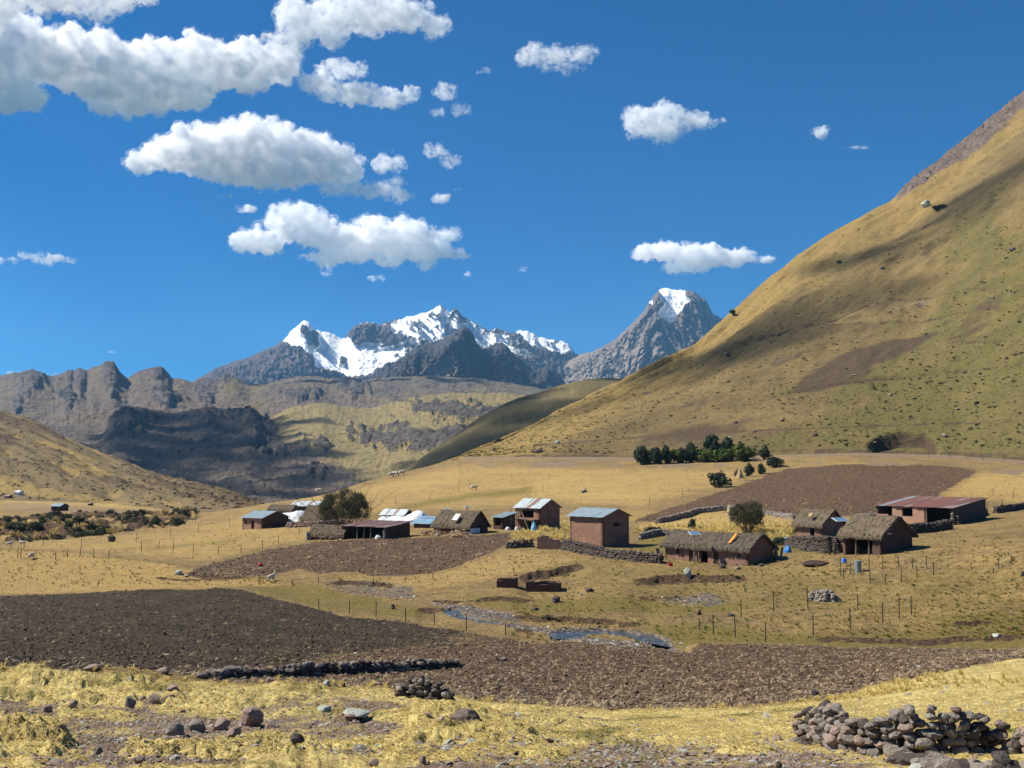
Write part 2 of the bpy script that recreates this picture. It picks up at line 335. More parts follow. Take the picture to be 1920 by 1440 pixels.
for p_, w_ in [([(1750, 942), (1800, 905), (1840, 888), (2000, 880), (2600, 870), (2600, 950), (1920, 945), (1840, 935), (1760, 940)], .8),
               ([(1190, 985), (1280, 960), (1360, 957), (1480, 965), (1490, 1000), (1360, 1010), (1240, 1000)], .85),
               ([(540, 935), (640, 922), (860, 870), (1180, 880), (1400, 880), (1380, 905), (1200, 950), (1000, 935), (960, 950), (760, 960), (700, 965)], .62),
               ([(360, 985), (560, 950), (640, 990), (560, 1015), (400, 1050), (200, 1040), (60, 1030), (0, 1025), (0, 1018), (200, 1004)], .6),
               ([(640, 1085), (760, 1080), (850, 1062), (950, 1030), (1000, 1030), (1100, 1048), (1050, 1062), (960, 1080), (850, 1100), (760, 1110), (640, 1100)], .62),
               ([(0, 928), (500, 945), (380, 958), (150, 952), (0, 955)], .7)]:
    gold = np.maximum(gold, soft(poly_sd(p_, PX, PY, 2), 14)*w_)
green = 0*PX
for p_, w_ in [([(440, 1108), (560, 1098), (700, 1118), (800, 1140), (820, 1152), (760, 1158), (620, 1145), (520, 1122)], .75),
               ([(870, 1118), (1000, 1120), (1300, 1112), (1460, 1128), (1400, 1140), (1200, 1148), (1000, 1150), (900, 1135)], .8),
               ([(1180, 1180), (1300, 1165), (1500, 1190), (1880, 1185), (1940, 1150), (2200, 1150), (2200, 1215), (1400, 1210), (1250, 1205)], .85),
               ([(1720, 1160), (1850, 1150), (1960, 1150), (1960, 1185), (1800, 1180)], .85),
               ([(360, 1068), (420, 1046), (520, 1022), (560, 1012), (548, 1022), (430, 1052), (370, 1078)], .7),
               ([(690, 965), (760, 945), (900, 922), (1000, 910), (990, 925), (880, 938), (780, 955), (710, 975)], .75),
               ([(1480, 985), (1580, 1000), (1570, 1040), (1450, 1040), (1450, 1010)], .8),
               ([(1190, 1005), (1260, 995), (1250, 1040), (1190, 1035)], .7),
               ([(960, 1060), (1100, 1050), (1240, 1060), (1500, 1075), (1900, 1060), (2200, 1000), (2200, 1150), (1500, 1150), (1200, 1110), (1100, 1090)], .42),
               ([(200, 1030), (330, 1018), (450, 1008), (440, 1020), (300, 1036)], .55)]:
    green = np.maximum(green, soft(poly_sd(p_, PX, PY, 2), 12)*w_)
mossg = fg*sstep(.12, .38, fbm(X, Y, 2.6, 3, seed=9))*.75
green = np.maximum(green, mossg)
PINK = [[(-200, 1330), (0, 1325), (100, 1335), (180, 1320), (300, 1335), (420, 1345), (560, 1310), (640, 1302), (740, 1318), (760, 1345), (740, 1400), (700, 1440), (560, 1430), (420, 1420), (300, 1415), (150, 1395), (60, 1370), (0, 1375), (-200, 1380)],
        [(860, 1440), (940, 1405), (1020, 1390), (1200, 1392), (1420, 1396), (1500, 1402), (1640, 1420), (1780, 1440), (1920, 1450), (3000, 1460), (3000, 2600), (-2000, 2600), (-2000, 1560), (700, 1500)],
        [(-100, 1290), (30, 1290), (60, 1330), (0, 1340), (-100, 1340)]]
pink = 0*PX
for p_ in PINK: pink = np.maximum(pink, soft(poly_sd(p_, PX, PY, 1.5), 16))
pink = pink*(.62+.55*fbm(X, Y, 1.6, 4, seed=4)+.35*fbm(X, Y, 5, 2, seed=24))
pink = np.maximum(pink, fg*sstep(.04, .3, fbm(X, Y, 2.7, 5, .6, seed=31))*.85*sstep(1290, 1340, PY)*(PX < 1150))
pink = pink*fg
road_l = [(860, 859.5), (1000, 859), (1200, 861), (1400, 857), (1480, 853), (1600, 852), (1800, 857), (1920, 866), (2880, 878)]
road = soft(2.6-np.abs(PY-pl(road_l, PX)), 1.5)*(PX > 870)
road = np.maximum(road, .8*soft(poly_sd([(880, 862), (1180, 864), (1440, 858), (1480, 866), (1640, 862), (1920, 880), (1920, 895), (1800, 880), (1500, 872), (1440, 880), (1180, 878), (900, 880)], PX, PY, 2), 8)*sstep(-.25, .35, fbm(X, Y, 14, 4, seed=5)))
road = np.maximum(road, .5*soft(poly_sd([(0, 940), (100, 944), (330, 958), (420, 968), (300, 968), (0, 958)], PX, PY, 2), 4))
PX, PY = PX0, PY0
STREAM = [[(832, 1143), (848, 1139), (862, 1141), (866, 1150), (880, 1157), (905, 1163), (935, 1167), (960, 1172), (940, 1172), (900, 1168), (870, 1163), (848, 1157), (836, 1150)],
          [(1030, 1184), (1060, 1181), (1120, 1180), (1180, 1184), (1230, 1192), (1262, 1203), (1290, 1212), (1262, 1211), (1225, 1204), (1185, 1195), (1140, 1190), (1110, 1190), (1070, 1195), (1036, 1195)],
          [(955, 1171), (1000, 1176), (1035, 1184), (1035, 1190), (1000, 1183), (950, 1176)]]
wat = 0*PX-1e3
for p_ in STREAM: wat = np.maximum(wat, poly_sd(p_, PX, PY, 2))
gravel = soft(wat+5, 8)*.85
gravel = np.maximum(gravel, .85*soft(poly_sd([(1060, 1192), (1200, 1200), (1290, 1210), (1180, 1214), (1090, 1206)], PX, PY, 2), 5))
gravel = np.maximum(gravel, .8*soft(poly_sd([(800, 1128), (880, 1130), (960, 1150), (990, 1168), (900, 1160), (840, 1138)], PX, PY, 2), 6))
gravel = np.maximum(gravel, .52*soft(poly_sd([(600, 1095), (700, 1085), (780, 1100), (780, 1125), (700, 1118), (640, 1110)], PX, PY, 2), 8))
gravel = np.maximum(gravel, .55*soft(poly_sd([(1240, 1110), (1330, 1100), (1380, 1120), (1330, 1130), (1250, 1122)], PX, PY, 2), 6))
gravel = np.maximum(gravel, .62*soft(poly_sd([(-2000, 1005), (0, 975), (160, 962), (360, 962), (420, 972), (300, 990), (0, 1012), (-2000, 1040)], PX, PY, 2), 5)*sstep(-.1, .5, fbm(X, Y, 6, 4, seed=77)))
scar = 0*PX
# --- relief
Z = G.Z
far_fade = sstep(300, 60, D)
Z += (.5*fbm(X, Y, 26, 3, seed=1)+.2*fbm(X, Y, 6, 4, .6, seed=3))*sstep(8, 60, D)*(1-.5*pdk)
Z += .07*fbm(X, Y, 1.4, 4, .65, seed=6)*sstep(5, 15, D)*sstep(260, 80, D)
wx, wy = X+.5*noise2(X/1.1, Y/1.1), Y+.5*noise2(X/1.1+9, Y/1.1)
bill = .7*fbm(wx, wy, .75, 4, .75, seed=50)+.5*np.abs(noise2(wx/.41+5, wy/.41))+.25*fbm(X, Y, 3, 2, seed=51)
Z += plough*(bill-.2)*(.20+.1*sstep(90, 160, D))
# cushions of moss and bunch grass on the near bank
cush = sstep(.0, .5, fbm(X, Y, 2.4, 3, .5, seed=9)+.35*fg-.12-.9*pink)*fg
kn = np.abs(noise2(X/.33, Y/.33)); kn2 = np.abs(noise2(X/.14+3, Y/.14)); 
left_cush = sstep(1250, 700, PX)
kn3 = np.abs(noise2(X/.075+7, Y/.075))
Z += cush*(.06+.13*left_cush)*(1-.6*kn)+fg*(.07*(1-kn)+.05*(1-kn2)+.03*(1-kn3))*(.4+.6*left_cush)-.05*pink
# big rounded moss hummocks
HUM = [(40, 1275, 1.1, .55), (130, 1290, 1.3, .6), (240, 1268, 1.3, .5), (160, 1318, .45, .35), (300, 1300, .8, .3), (255, 1290, .7, .3), (20, 1400, .9, .5), (0, 1310, 1, .4), (430, 1330, .8, .3), (800, 1350, 1.5, .35), (900, 1375, 1.4, .3), (870, 1340, .6, .25), (650, 1410, .8, .2), (500, 1400, .9, .25), (1400, 1412, .5, .25), (1590, 1402, .5, .25), (1010, 1418, .6, .22), (350, 1272, .9, .3), (180, 1345, .8, .15)]
def gnd0(px, py):
    j = int(np.argmin(np.abs(cols-px))); yy = G.PY[:, j]; k = int(np.argmin(np.abs(yy[:240]-py))); return X[k, j], Y[k, j]
hum = 0*PX
for (hx, hy, r, h) in HUM:
    cx, cy = gnd0(hx, hy); dd = np.hypot(X-cx, Y-cy)+.25*r*fbm(X, Y, r*.8, 2, seed=hx)
    hum = np.maximum(hum, h*np.sqrt(np.clip(1-(dd/r)**2, 0, 1)))
Z += hum*.52*(1-.22*kn-.16*kn2-.1*kn3); pink = pink*(1-sstep(.02, .12, hum)); 
green = np.maximum(green*(1-sstep(.03, .1, hum)*.3), sstep(.05, .2, hum)*(.25+.9*fbm(X, Y, .9, 3, seed=41)+.25*sstep(0, 60, PX-60)*sstep(200, 150, PX)*sstep(1300, 1320, PY)))
# cut banks: a lip with lower ground on the near side
def step(pts, depth, w, sc=1.0, h=9, seed=0):
    global scar, Z
    P = np.array(pts, float); yc = np.interp(PX, P[:, 0], P[:, 1])+5*fbm(PX, PY*0, 34, 5, .6, seed=seed)
    L_ = .3*(P[-1, 0]-P[0, 0]); env = sstep(P[0, 0], P[0, 0]+L_, PX)*sstep(P[-1, 0], P[-1, 0]-L_, PX)
    dy = PY-yc
    Z -= np.where(dy > 0, depth*.38*env*np.clip(1-dy/(w*3.6), 0, 1)*sstep(0, 3.5, dy), 0)
    scar = np.maximum(scar, sc*np.clip(env*1.6, 0, 1)*sstep(-1.5, .5, dy)*sstep(h*.75, h*.2, dy+h*.9*fbm(X, Y, 2, 4, .65, seed=seed+1)))
step([(955, 1082), (985, 1076), (1020, 1069), (1060, 1063), (1085, 1059), (1112, 1061)], 1.6, 26, 1, 13, 1)
step([(1160, 1092), (1200, 1084), (1245, 1078), (1290, 1076), (1350, 1077), (1400, 1080), (1432, 1092)], 1.5, 24, 1, 14, 2)
step([(775, 1128), (820, 1126), (870, 1128), (930, 1122), (1000, 1118), (1040, 1113)], .7, 12, .8, 7, 3)
step([(930, 1158), (980, 1153), (1030, 1156), (1090, 1158), (1150, 1161), (1200, 1170), (1245, 1182)], .8, 16, 1, 9, 4)
step([(1470, 1200), (1540, 1196), (1640, 1197), (1720, 1200), (1800, 1196), (1900, 1192), (1980, 1190)], .7, 12, 1, 9, 5)
step([(775, 1142), (800, 1139), (838, 1140)], .7, 14, 1, 12, 6)
step([(955, 1178), (985, 1183), (1040, 1187)], .6, 10, 1, 10, 7)
step([(270, 1083), (310, 1082), (370, 1085), (420, 1090)], .5, 8, .7, 5, 8)
step([(1780, 1170), (1820, 1166), (1870, 1168)], .6, 8, 1, 8, 9)
step([(600, 1098), (650, 1090), (700, 1092), (760, 1100)], .8, 14, .8, 9, 10)
step([(1170, 1115), (1210, 1112), (1290, 1108), (1340, 1112)], .5, 10, .6, 6, 12)
step([(1180, 1118), (1300, 1128), (1420, 1120), (1560, 1100), (1700, 1085), (1900, 1060)], .5, 8, .25, 4, 13)
step([(1420, 1075), (1560, 1068), (1700, 1050), (1900, 1020)], .45, 7, .2, 4, 14)
step([(1560, 1165), (1700, 1140), (1800, 1128), (1960, 1105)], .5, 8, .3, 4, 15)
step([(560, 1040), (700, 1028), (880, 1030)], .3, 6, .0, 3, 16)
step([(900, 925), (1020, 915), (1180, 930), (1300, 920)], .7, 6, .25, 3, 17)
step([(600, 965), (760, 925), (900, 900), (1050, 895)], .7, 6, .2, 3, 18)
# gully bank on the far left
gb = soft(poly_sd([(-2000, 975), (0, 976), (160, 966), (360, 964), (372, 972), (330, 985), (200, 1003), (0, 1020), (-2000, 1030)], PX, PY, 2), 4)
Z += gb*(2.6*ridged(X, Y, 10, 5, .6, seed=11)-.5)*sstep(195, 235, D)
scar = np.maximum(scar, gb*sstep(.05, .5, ridged(X, Y, 9, 4, seed=12))*.95)
gold = np.maximum(gold, gb*.7*sstep(0, .4, fbm(X, Y, 7, 3, seed=13)))
# stream bed
wm = soft(wat+13, 7); Z[:] = Z*(1-wm)+(-11.76+.12*fbm(X, Y, 1.6, 4, .7, seed=99))*wm
Z -= (.40+.62*fbm(X, Y, 2.4, 4, .7, seed=97))*soft(wat+0, 4)
gold *= (1-.9*plough); green *= (1-plough)
scar = np.clip(scar+.9*sstep(.25, .5, fbm(X, Y, 18, 4, seed=17))*soft(poly_sd([(1440, 1120), (1700, 1120), (1760, 1180), (1500, 1185), (1400, 1170)], PX, PY, 2), 20)*.6, 0, 1)
gst = .5+.5*fbm(X, PY*5, 22, 4, .6, seed=53)+.25*fbm(PX, PY*7, 60, 4, .6, seed=54)
G.make('ground', mat_ground(), {'mC': (gst, .5+.5*fbm(X, Y, 45, 4, .55, seed=55), sstep(0, .3, fbm(X, Y, 7, 4, .6, seed=56)), np.maximum(fg, soft(poly_sd([(1560, 1305), (1700, 1270), (1800, 1248), (1920, 1235), (3000, 1200), (3000, 1480), (1560, 1480)], G.PX, G.PY, 2), 6)*(1-pdk))), 'mA': (pdk*(1-right_mix)*(1-pbr), np.maximum(pbr, near_pl_brown), green, gold), 'mB': (pink, road, gravel, scar)})

# ------------------------------------------------------------------ grassy hillsides
def mat_hill(name, c1, c2, c3, cg, cs, sc=1.0, streak=.1):
    t = NT(name); P = t.pos(); a1, a2, a3, a4 = t.attr('mA')     # bare brown, green, rock, gold
    nb = t.noise(P, .006*sc, 5, .6); nm = t.noise(t.scale(P, (1, 1, 3)), .05*sc, 6, .65); nf = t.noise(t.scale(P, (1, 1, 2.5)), .45*sc, 6, .7)
    e = t.math('SUBTRACT', t.noise(P, .06*sc, 7, .65), .5)
    def m(v, w=1, sh=.18): return t.mr(t.math('MULTIPLY_ADD', e, w, v), .5-sh, .5+sh, smooth=True)
    c = t.mix(t.mr(nm, .38, .62), c1, c2); c = t.mix(t.mr(nb, .42, .6), c, c3)
    c = t.mix(t.math('MULTIPLY', m(a4), .8), c, (.285, .195, .066)); c = t.mix(m(a2, 1.2, .3), c, cg)
    c = t.mix(t.mr(nf, .5, .68, 0, .7), c, cs); c = t.mix(m(a1), c, t.mix(nf, (.058, .039, .024), (.105, .072, .043)))
    rk = t.mix(t.mr(t.noise(P, .25*sc, 6, .7), .35, .65), (.06, .045, .04), (.2, .15, .125))
    c = t.mix(m(a3, 1.1, .12), c, rk)
    h = t.math('ADD', t.math('MULTIPLY', nm, 3), nf)
    return t.bsdf(c, .95, h, .8, .9/sc)
HR = [(700, 905), (780, 884), (860, 857), (940, 828), (1000, 799), (1080, 756), (1160, 712), (1220, 680), (1300, 636), (1340, 604), (1400, 555), (1450, 515), (1500, 478), (1560, 440), (1620, 402), (1680, 371), (1720, 344), (1760, 314), (1800, 282), (1860, 232), (1900, 199), (1920, 184), (2100, 60), (2880, -150)]
cols = np.concatenate([np.arange(700, 1980, 3.2), 1980+900*np.linspace(0, 1, 18)**1.4])
def rowi(ys, ds): return pl(ys, cols), np.exp(np.interp(cols, [k for k, _ in ds], [math.log(v) for _, v in ds]))
rd = [(700, 400), (860, 410), (1000, 372), (1200, 352), (1400, 342), (1480, 337), (1600, 332), (1800, 327), (1920, 312), (2880, 302)]
H = [rowi([(700, 950), (860, 875), (1000, 868), (1480, 862), (1920, 874), (2880, 890)], [(k, v-4) for k, v in rd]),
     rowi([(700, 935), (860, 864), (1000, 857), (1200, 859), (1400, 855), (1480, 850.5), (1600, 850), (1800, 855), (1920, 864), (2880, 878)], rd),
     rowi([(700, 930), (860, 862), (900, 856), (1000, 851), (1180, 852), (1260, 850), (1460, 842), (1560, 840), (1700, 843), (1800, 845), (1920, 850), (2880, 860)], [(k, v+3) for k, v in rd])]
rid_y = pl(HR, cols); rid_d = np.exp(np.interp(cols, [700, 860, 1160, 1300, 1500, 1700, 1920, 2880], np.log([450, 430, 520, 580, 700, 860, 1080, 1500])))
y2, d2 = H[-1]; z1 = ray(cols, y2)[2]*d2; z2 = ray(cols, rid_y)[2]*rid_d
for f, bow in ((.12, .02), (.3, .035), (.5, .03), (.72, .02), (.9, .01)):
    dd = d2+(rid_d-d2)*f; zz = z1+(z2-z1)*(f+bow); H.append((y_of(cols, dd, zz), dd))
H.append((rid_y, rid_d)); H.append((y_of(cols, rid_d*1.06, z2*1.0-2), rid_d*1.06)); H.append((y_of(cols, rid_d*1.5, z2*.5-30), rid_d*1.5))
HS = Sheet(cols, H, per_px=.75, minseg=4); print('hill', HS.PY.shape)
PX, PY, X, Y = HS.PX, HS.PY, HS.X, HS.Y
up = sstep(0, 40, HS.D-np.interp(PX, [k for k, _ in rd], [v for _, v in rd])-6)
# streaks fan out from the foot of the hill along lines of equal height fraction
fr = np.clip((HS.S[:, None]-2)/6, 0, 1)+.012*fbm(PX, PY, 90, 3, seed=20)
def stk(lx, lf, seed, o=4): return fbm(PX/lx, fr/lf, 1, o, .6, seed=seed)
s1, s2, s3 = stk(260, .16, 21), stk(110, .05, 22), stk(40, .016, 23)
HS.Z += up*(6*s1+2.2*s2+.7*s3+.5*fbm(X, Y, 6, 4, .6, seed=23))*sstep(330, 520, HS.D)*.9
HS.Z += up*.25*fbm(X, Y, 3.5, 3, .6, seed=29)
band = line_d([(1160, 738), (1300, 655), (1420, 575), (1560, 490), (1700, 420), (1920, 300)], PX, PY)
HS.Z -= up*3.5*np.exp(-(band/22)**2)*sstep(420, 560, HS.D)
crag = soft(poly_sd([(1680, 376), (1690, 345), (1720, 322), (1800, 258), (1860, 208), (1900, 178), (1960, 140), (1960, 175), (1900, 225), (1840, 285), (1760, 335), (1710, 372)], PX, PY), 8)
HS.Z += crag*(4.5+5*ridged(X, Y, 16, 5, .62, seed=26))*(.6+.4*sstep(1690, 1720, PX))
for pts in ([(1480, 735), (1560, 722), (1640, 712), (1760, 700), (1920, 680)], [(1240, 700), (1400, 640), (1500, 610), (1640, 560), (1800, 545), (1920, 535)], [(1100, 770), (1300, 690)], [(1380, 640), (1520, 600), (1700, 600), (1920, 575)]):
    HS.Z -= up*.9*np.exp(-(line_d(pts, PX, PY)/2.5)**2)
bare = soft(poly_sd([(1478, 738), (1510, 706), (1560, 672), (1610, 648), (1680, 632), (1765, 624), (1720, 650), (1680, 668), (1640, 690), (1590, 718), (1540, 736)], PX, PY), 9)*.9
bare = np.maximum(bare, .55*soft(poly_sd([(1160, 845), (1200, 812), (1300, 790), (1460, 770), (1470, 790), (1400, 800), (1380, 830), (1560, 832), (1560, 845), (1300, 850)], PX, PY), 14))
bare = np.maximum(bare, .5*sstep(.12, .4, s2+.4*s1)*sstep(20, 90, PY-rid_y[None, :])*sstep(.08, .2, fr))
bank = ((HS.S[:, None] > .9) & (HS.S[:, None] < 1.9))*(.55+.6*fbm(PX, PY*3, 24, 4, .6, seed=98))+0*PX
# quarry cut above the road
qy = pl([(1620, 832), (1650, 818), (1690, 809), (1735, 810), (1750, 822), (1765, 836)], PX); qe = sstep(1622, 1650, PX)*sstep(1768, 1745, PX)
qd = PY-qy; HS.Z -= np.where(qd > 0, 5.5*qe*np.clip(1-qd/30, 0, 1)*sstep(0, 3, qd), 0)
bank = np.maximum(bank, qe*sstep(-1, 1, qd)*sstep(34, 20, qd))
rock = crag*.95
rock = np.maximum(rock, .5*sstep(.22, .45, s3+.3*s2)*sstep(60, 20, band)); rock = np.maximum(rock, .6*sstep(.26, .46, s3+.25*stk(14, .008, 24))*sstep(.08, .25, fr))
for pts in ([(1480, 735), (1560, 722), (1640, 712), (1760, 700), (1920, 680)], [(1240, 700), (1400, 640), (1500, 610), (1640, 560), (1800, 545), (1920, 535)], [(1380, 640), (1520, 600), (1700, 600), (1920, 575)], [(1000, 835), (1300, 812), (1600, 800), (1920, 790)], [(1500, 700), (1700, 655), (1920, 640)]):
    bare = np.maximum(bare, .8*np.exp(-((line_d(pts, PX, PY)+2*fbm(PX, PY, 30, 2, seed=28))/1.9)**2))
grn = sstep(-.1, .45, s1+.3*s2+.7*sstep(60, 300, PY-rid_y[None, :])*sstep(1000, 1700, PX)-.3)*.62
gld = np.maximum(sstep(120, 10, PY-rid_y[None, :])*.75, .5*sstep(-.1, .5, -s1+.4*s2))
bare = np.maximum(bare, bank); HS_ROCK = rock; HS_GRN = grn; HS_BARE = bare
HS.make('hillside', mat_hill('hill_grass', (.175, .125, .052), (.12, .086, .04), (.205, .143, .056), (.120, .105, .034), (.055, .042, .024)), {'mA': (bare, grn, rock*(1-bank), gld)})

# left hillside
cols = np.concatenate([-960+900*np.linspace(0, 1, 14)**.7, np.arange(-55, 560, 3.2)])
LR = [(-960, 480), (-300, 690), (0, 771), (50, 785), (100, 805), (200, 852), (300, 890), (400, 921), (490, 946), (560, 975)]
lf_d = [(-960, 440), (0, 470), (200, 440), (350, 380), (490, 345), (560, 345)]
L = [rowi([(-960, 960), (0, 946), (200, 950), (350, 966), (560, 990)], [(k, v-8) for k, v in lf_d]),
     rowi([(-960, 930), (0, 934), (200, 941), (350, 957), (490, 956), (560, 982)], lf_d)]
rid_y = pl(LR, cols); rid_d = np.exp(np.interp(cols, [-960, 0, 300, 490, 560], np.log([1500, 900, 640, 420, 380])))
y2, d2 = L[-1]; z1 = ray(cols, y2)[2]*d2; z2 = ray(cols, rid_y)[2]*rid_d
for f in (.25, .5, .75): dd = d2+(rid_d-d2)*f; L.append((y_of(cols, dd, z1+(z2-z1)*(f+.03)), dd))
L.append((rid_y, rid_d)); L.append((y_of(cols, rid_d*1.06, z2-3), rid_d*1.06)); L.append((y_of(cols, rid_d*1.4, z2*.4-40), rid_d*1.4))
LS = Sheet(cols, L, per_px=1.1, minseg=4); PX, PY, X, Y = LS.PX, LS.PY, LS.X, LS.Y
fr = np.clip((LS.S[:, None]-1)/4, 0, 1)+.02*fbm(PX, PY, 60, 3, seed=30)
s1, s2, s3 = stkL = [fbm(PX/lx, fr/lf, 1, 4, .6, seed=sd) for lx, lf, sd in ((200, .22, 31), (90, .07, 32), (35, .022, 33))]
LS.Z += sstep(1, 1.6, LS.S)[:, None]*(5*s1+2.6*s2+.9*s3+.8*fbm(X, Y, 9, 4, .6, seed=34))
dark = sstep(-.05, .25, s1+.6*s2+.12)
rk = np.clip(.75*dark*sstep(.1, .3, fr), 0, 1)
sandy = soft(poly_sd([(-60, 880), (0, 895), (120, 925), (280, 945), (230, 947), (0, 925), (-60, 925)], PX, PY), 8)
LS_RK = rk; LS.make('hillside', mat_hill('left_hill_scrub', (.20, .145, .07), (.115, .085, .048), (.17, .125, .062), (.13, .105, .042), (.06, .045, .028)), {'mA': (rk*.8, .2+0*PX, .5*sstep(.2, .5, s3+.3*s2), np.maximum(sandy, .7*sstep(.05, .3, -s1)))})
# ------------------------------------------------------------------ mountains
def mat_rock(name, c1, c2, grass, dark, sc, gslope=(.55, .8), snowc=(.86, .88, .9)):
    t = NT(name); P = t.pos(); a1, a2, a3, a4 = t.attr('mA')      # snow, grass, dark rock, pale
    n1 = t.noise(P, .0022*sc, 7, .62); n2 = t.noise(t.scale(P, (1, 1, .35)), .013*sc, 7, .68); n3 = t.noise(P, .05*sc, 5, .7)
    e = t.math('SUBTRACT', t.noise(P, .009*sc, 8, .66), .5)
    def m(v, w=1, sh=.16): return t.mr(t.math('MULTIPLY_ADD', e, w, v), .5-sh, .5+sh, smooth=True)
    c = t.mix(t.mr(n2, .36, .64), c1, c2); c = t.mix(t.mr(n1, .42, .62, 0, .6), c, (.21, .155, .125))
    c = t.mix(t.mr(n3, .45, .65, 0, .6), c, dark)
    c = t.mix(m(a4), c, (.30, .24, .19))
    gm = t.math('MULTIPLY', t.mr(t.slope(), gslope[0], gslope[1], smooth=True), m(a2, 1.3, .25))
    g = t.mix(t.mr(n3, .4, .62), grass, tuple(v*.55 for v in grass)); c = t.mix(gm, c, g)
    c = t.mix(m(a3, 1.1), c, t.mix(t.mr(n3, .38, .62), dark, tuple(v*3.4 for v in dark)))
    sn = m(a1, .5, .06); sn2 = t.mix(t.mr(n2, .3, .7), snowc, tuple(v*.93 for v in snowc)); c = t.mix(sn, c, sn2)
    h = t.math('MULTIPLY', t.math('ADD', t.math('MULTIPLY', n2, 3.2), t.math('MULTIPLY', n3, 1.6)), t.math('MULTIPLY_ADD', sn, -.75, 1))
    return t.bsdf(c, .9, h, .85, 14/sc)
def mountain(name, ridge, foot, dr, df, step, mat, masks, relief, lo, hi, creases=(), jag=2.0, jw=14, per_px=1.0, mids=(), conc=1.0, seed=0, back=1.25, ext=0, reliefwl=None, reliefz=None, spread=.5, ysc=.6, zf=None, calm=None):
    c_ = np.arange(lo, hi+step, step)
    if ext: c_ = np.concatenate([lo-ext*np.linspace(1, 0, 12, endpoint=False)**1.5, c_, hi+step+ext*np.linspace(0, 1, 13)[1:]**1.5])
    ry = pl(ridge, c_); jg = jag*(ridged(c_, c_*0+seed*3.3, jw, 5, .7, seed=seed)-.1)
    fy = pl(foot, c_) if isinstance(foot, list) else np.full(c_.shape, float(foot))
    DR = pl(dr, c_) if isinstance(dr, list) else np.full(c_.shape, float(dr)); DF = pl(df, c_) if isinstance(df, list) else np.full(c_.shape, float(df))
    z1 = ray(c_, fy)[2]*DF; z2 = ray(c_, ry)[2]*DR; rows = [(fy, DF)]
    MF = [i/12 for i in range(1, 12)]; NR = len(MF)+1
    for f in MF:
        dd = DF+(DR-DF)*f; zz = z1+(z2-z1)*f**conc; rows.append((y_of(c_, dd, zz), dd))
    rows.append((ry, DR)); rows.append((ry+np.maximum(12, .15*(fy-ry)), DR*(1+(back-1)*.3))); rows.append((np.maximum(fy, ry+30), DR*back))
    S = Sheet(c_, rows, per_px=per_px, minseg=4)
    PX, PY = S.PX, S.PY; v = np.clip(S.S[:, None]/NR, 0, 1)+0*PX
    rel = DR.mean()*relief; wl = reliefwl or 60
    env = np.clip((PY-ry[None, :])/14, 0, 1)**.7*np.clip((fy[None, :]-PY)/10+.3, 0, 1)*(S.S[:, None] <= NR)
    # spurs lean outwards with depth below the ridge
    q = PX+spread*(PY-ry[None, :])*np.clip(3*fbm(PX, PY*.6, wl*3, 2, seed=seed+5), -1, 1)+.35*wl*fbm(PX, PY, wl*.7, 3, seed=seed+6)
    rf = ridged(q*1.0, PY*ysc, wl, 6, .58, seed=seed)
    rf2 = ridged(q+.3*PX, PY*.9, wl*.22, 5, .68, seed=seed+3); rf3 = ridged(PX, PY, wl*.09, 3, .7, seed=seed+4)
    dd = -rel*(rf*.8+.42*rf2+.16*rf3)
    for (pts, w, a) in creases:
        P = np.array(pts, float); pc = np.interp(PY, P[:, 1], P[:, 0]); yy = np.clip((PY-P[0, 1])/12, 0, 1)*np.clip((P[-1, 1]+30-PY)/30, 0, 1)
        dd -= rel*a*np.clip(1-np.abs(PX-pc)/w, 0, 1)*yy
    if calm is not None: dd = dd*(1-calm(PX, PY, S, ry[None, :], fy[None, :], rf, rf2)[0]*.72)
    S.D = S.D+dd*env; S.base(); S.Z += jg[None, :]*DR[None, :]/F*np.exp(-np.abs(PY-ry[None, :])/9)*(1+.4*fbm(PX, PY, 12, 2, seed=seed+9))
    if zf is not None: S.Z += zf(PX, PY, S, env, ry[None, :])
    o = S.make(name, mat, {'mA': masks(PX, PY, S, ry[None, :], fy[None, :], rf, rf2)}); print(name, PX.shape); return S

ROCK_FAR = mat_rock('far_rock', (.17, .135, .125), (.10, .082, .08), (.2, .16, .09), (.045, .04, .042), .55)
ROCK_MID = mat_rock('mid_rock', (.19, .15, .12), (.125, .1, .082), (.23, .18, .095), (.05, .042, .038), 1.0)
ROCK_DARK = mat_rock('dark_peak_rock', (.10, .085, .08), (.06, .052, .05), (.17, .13, .08), (.03, .028, .03), 1.0)
HILL_FAR = mat_rock('foothill', (.16, .125, .10), (.10, .08, .062), (.34, .265, .115), (.05, .042, .034), 2.2, (.2, .5))

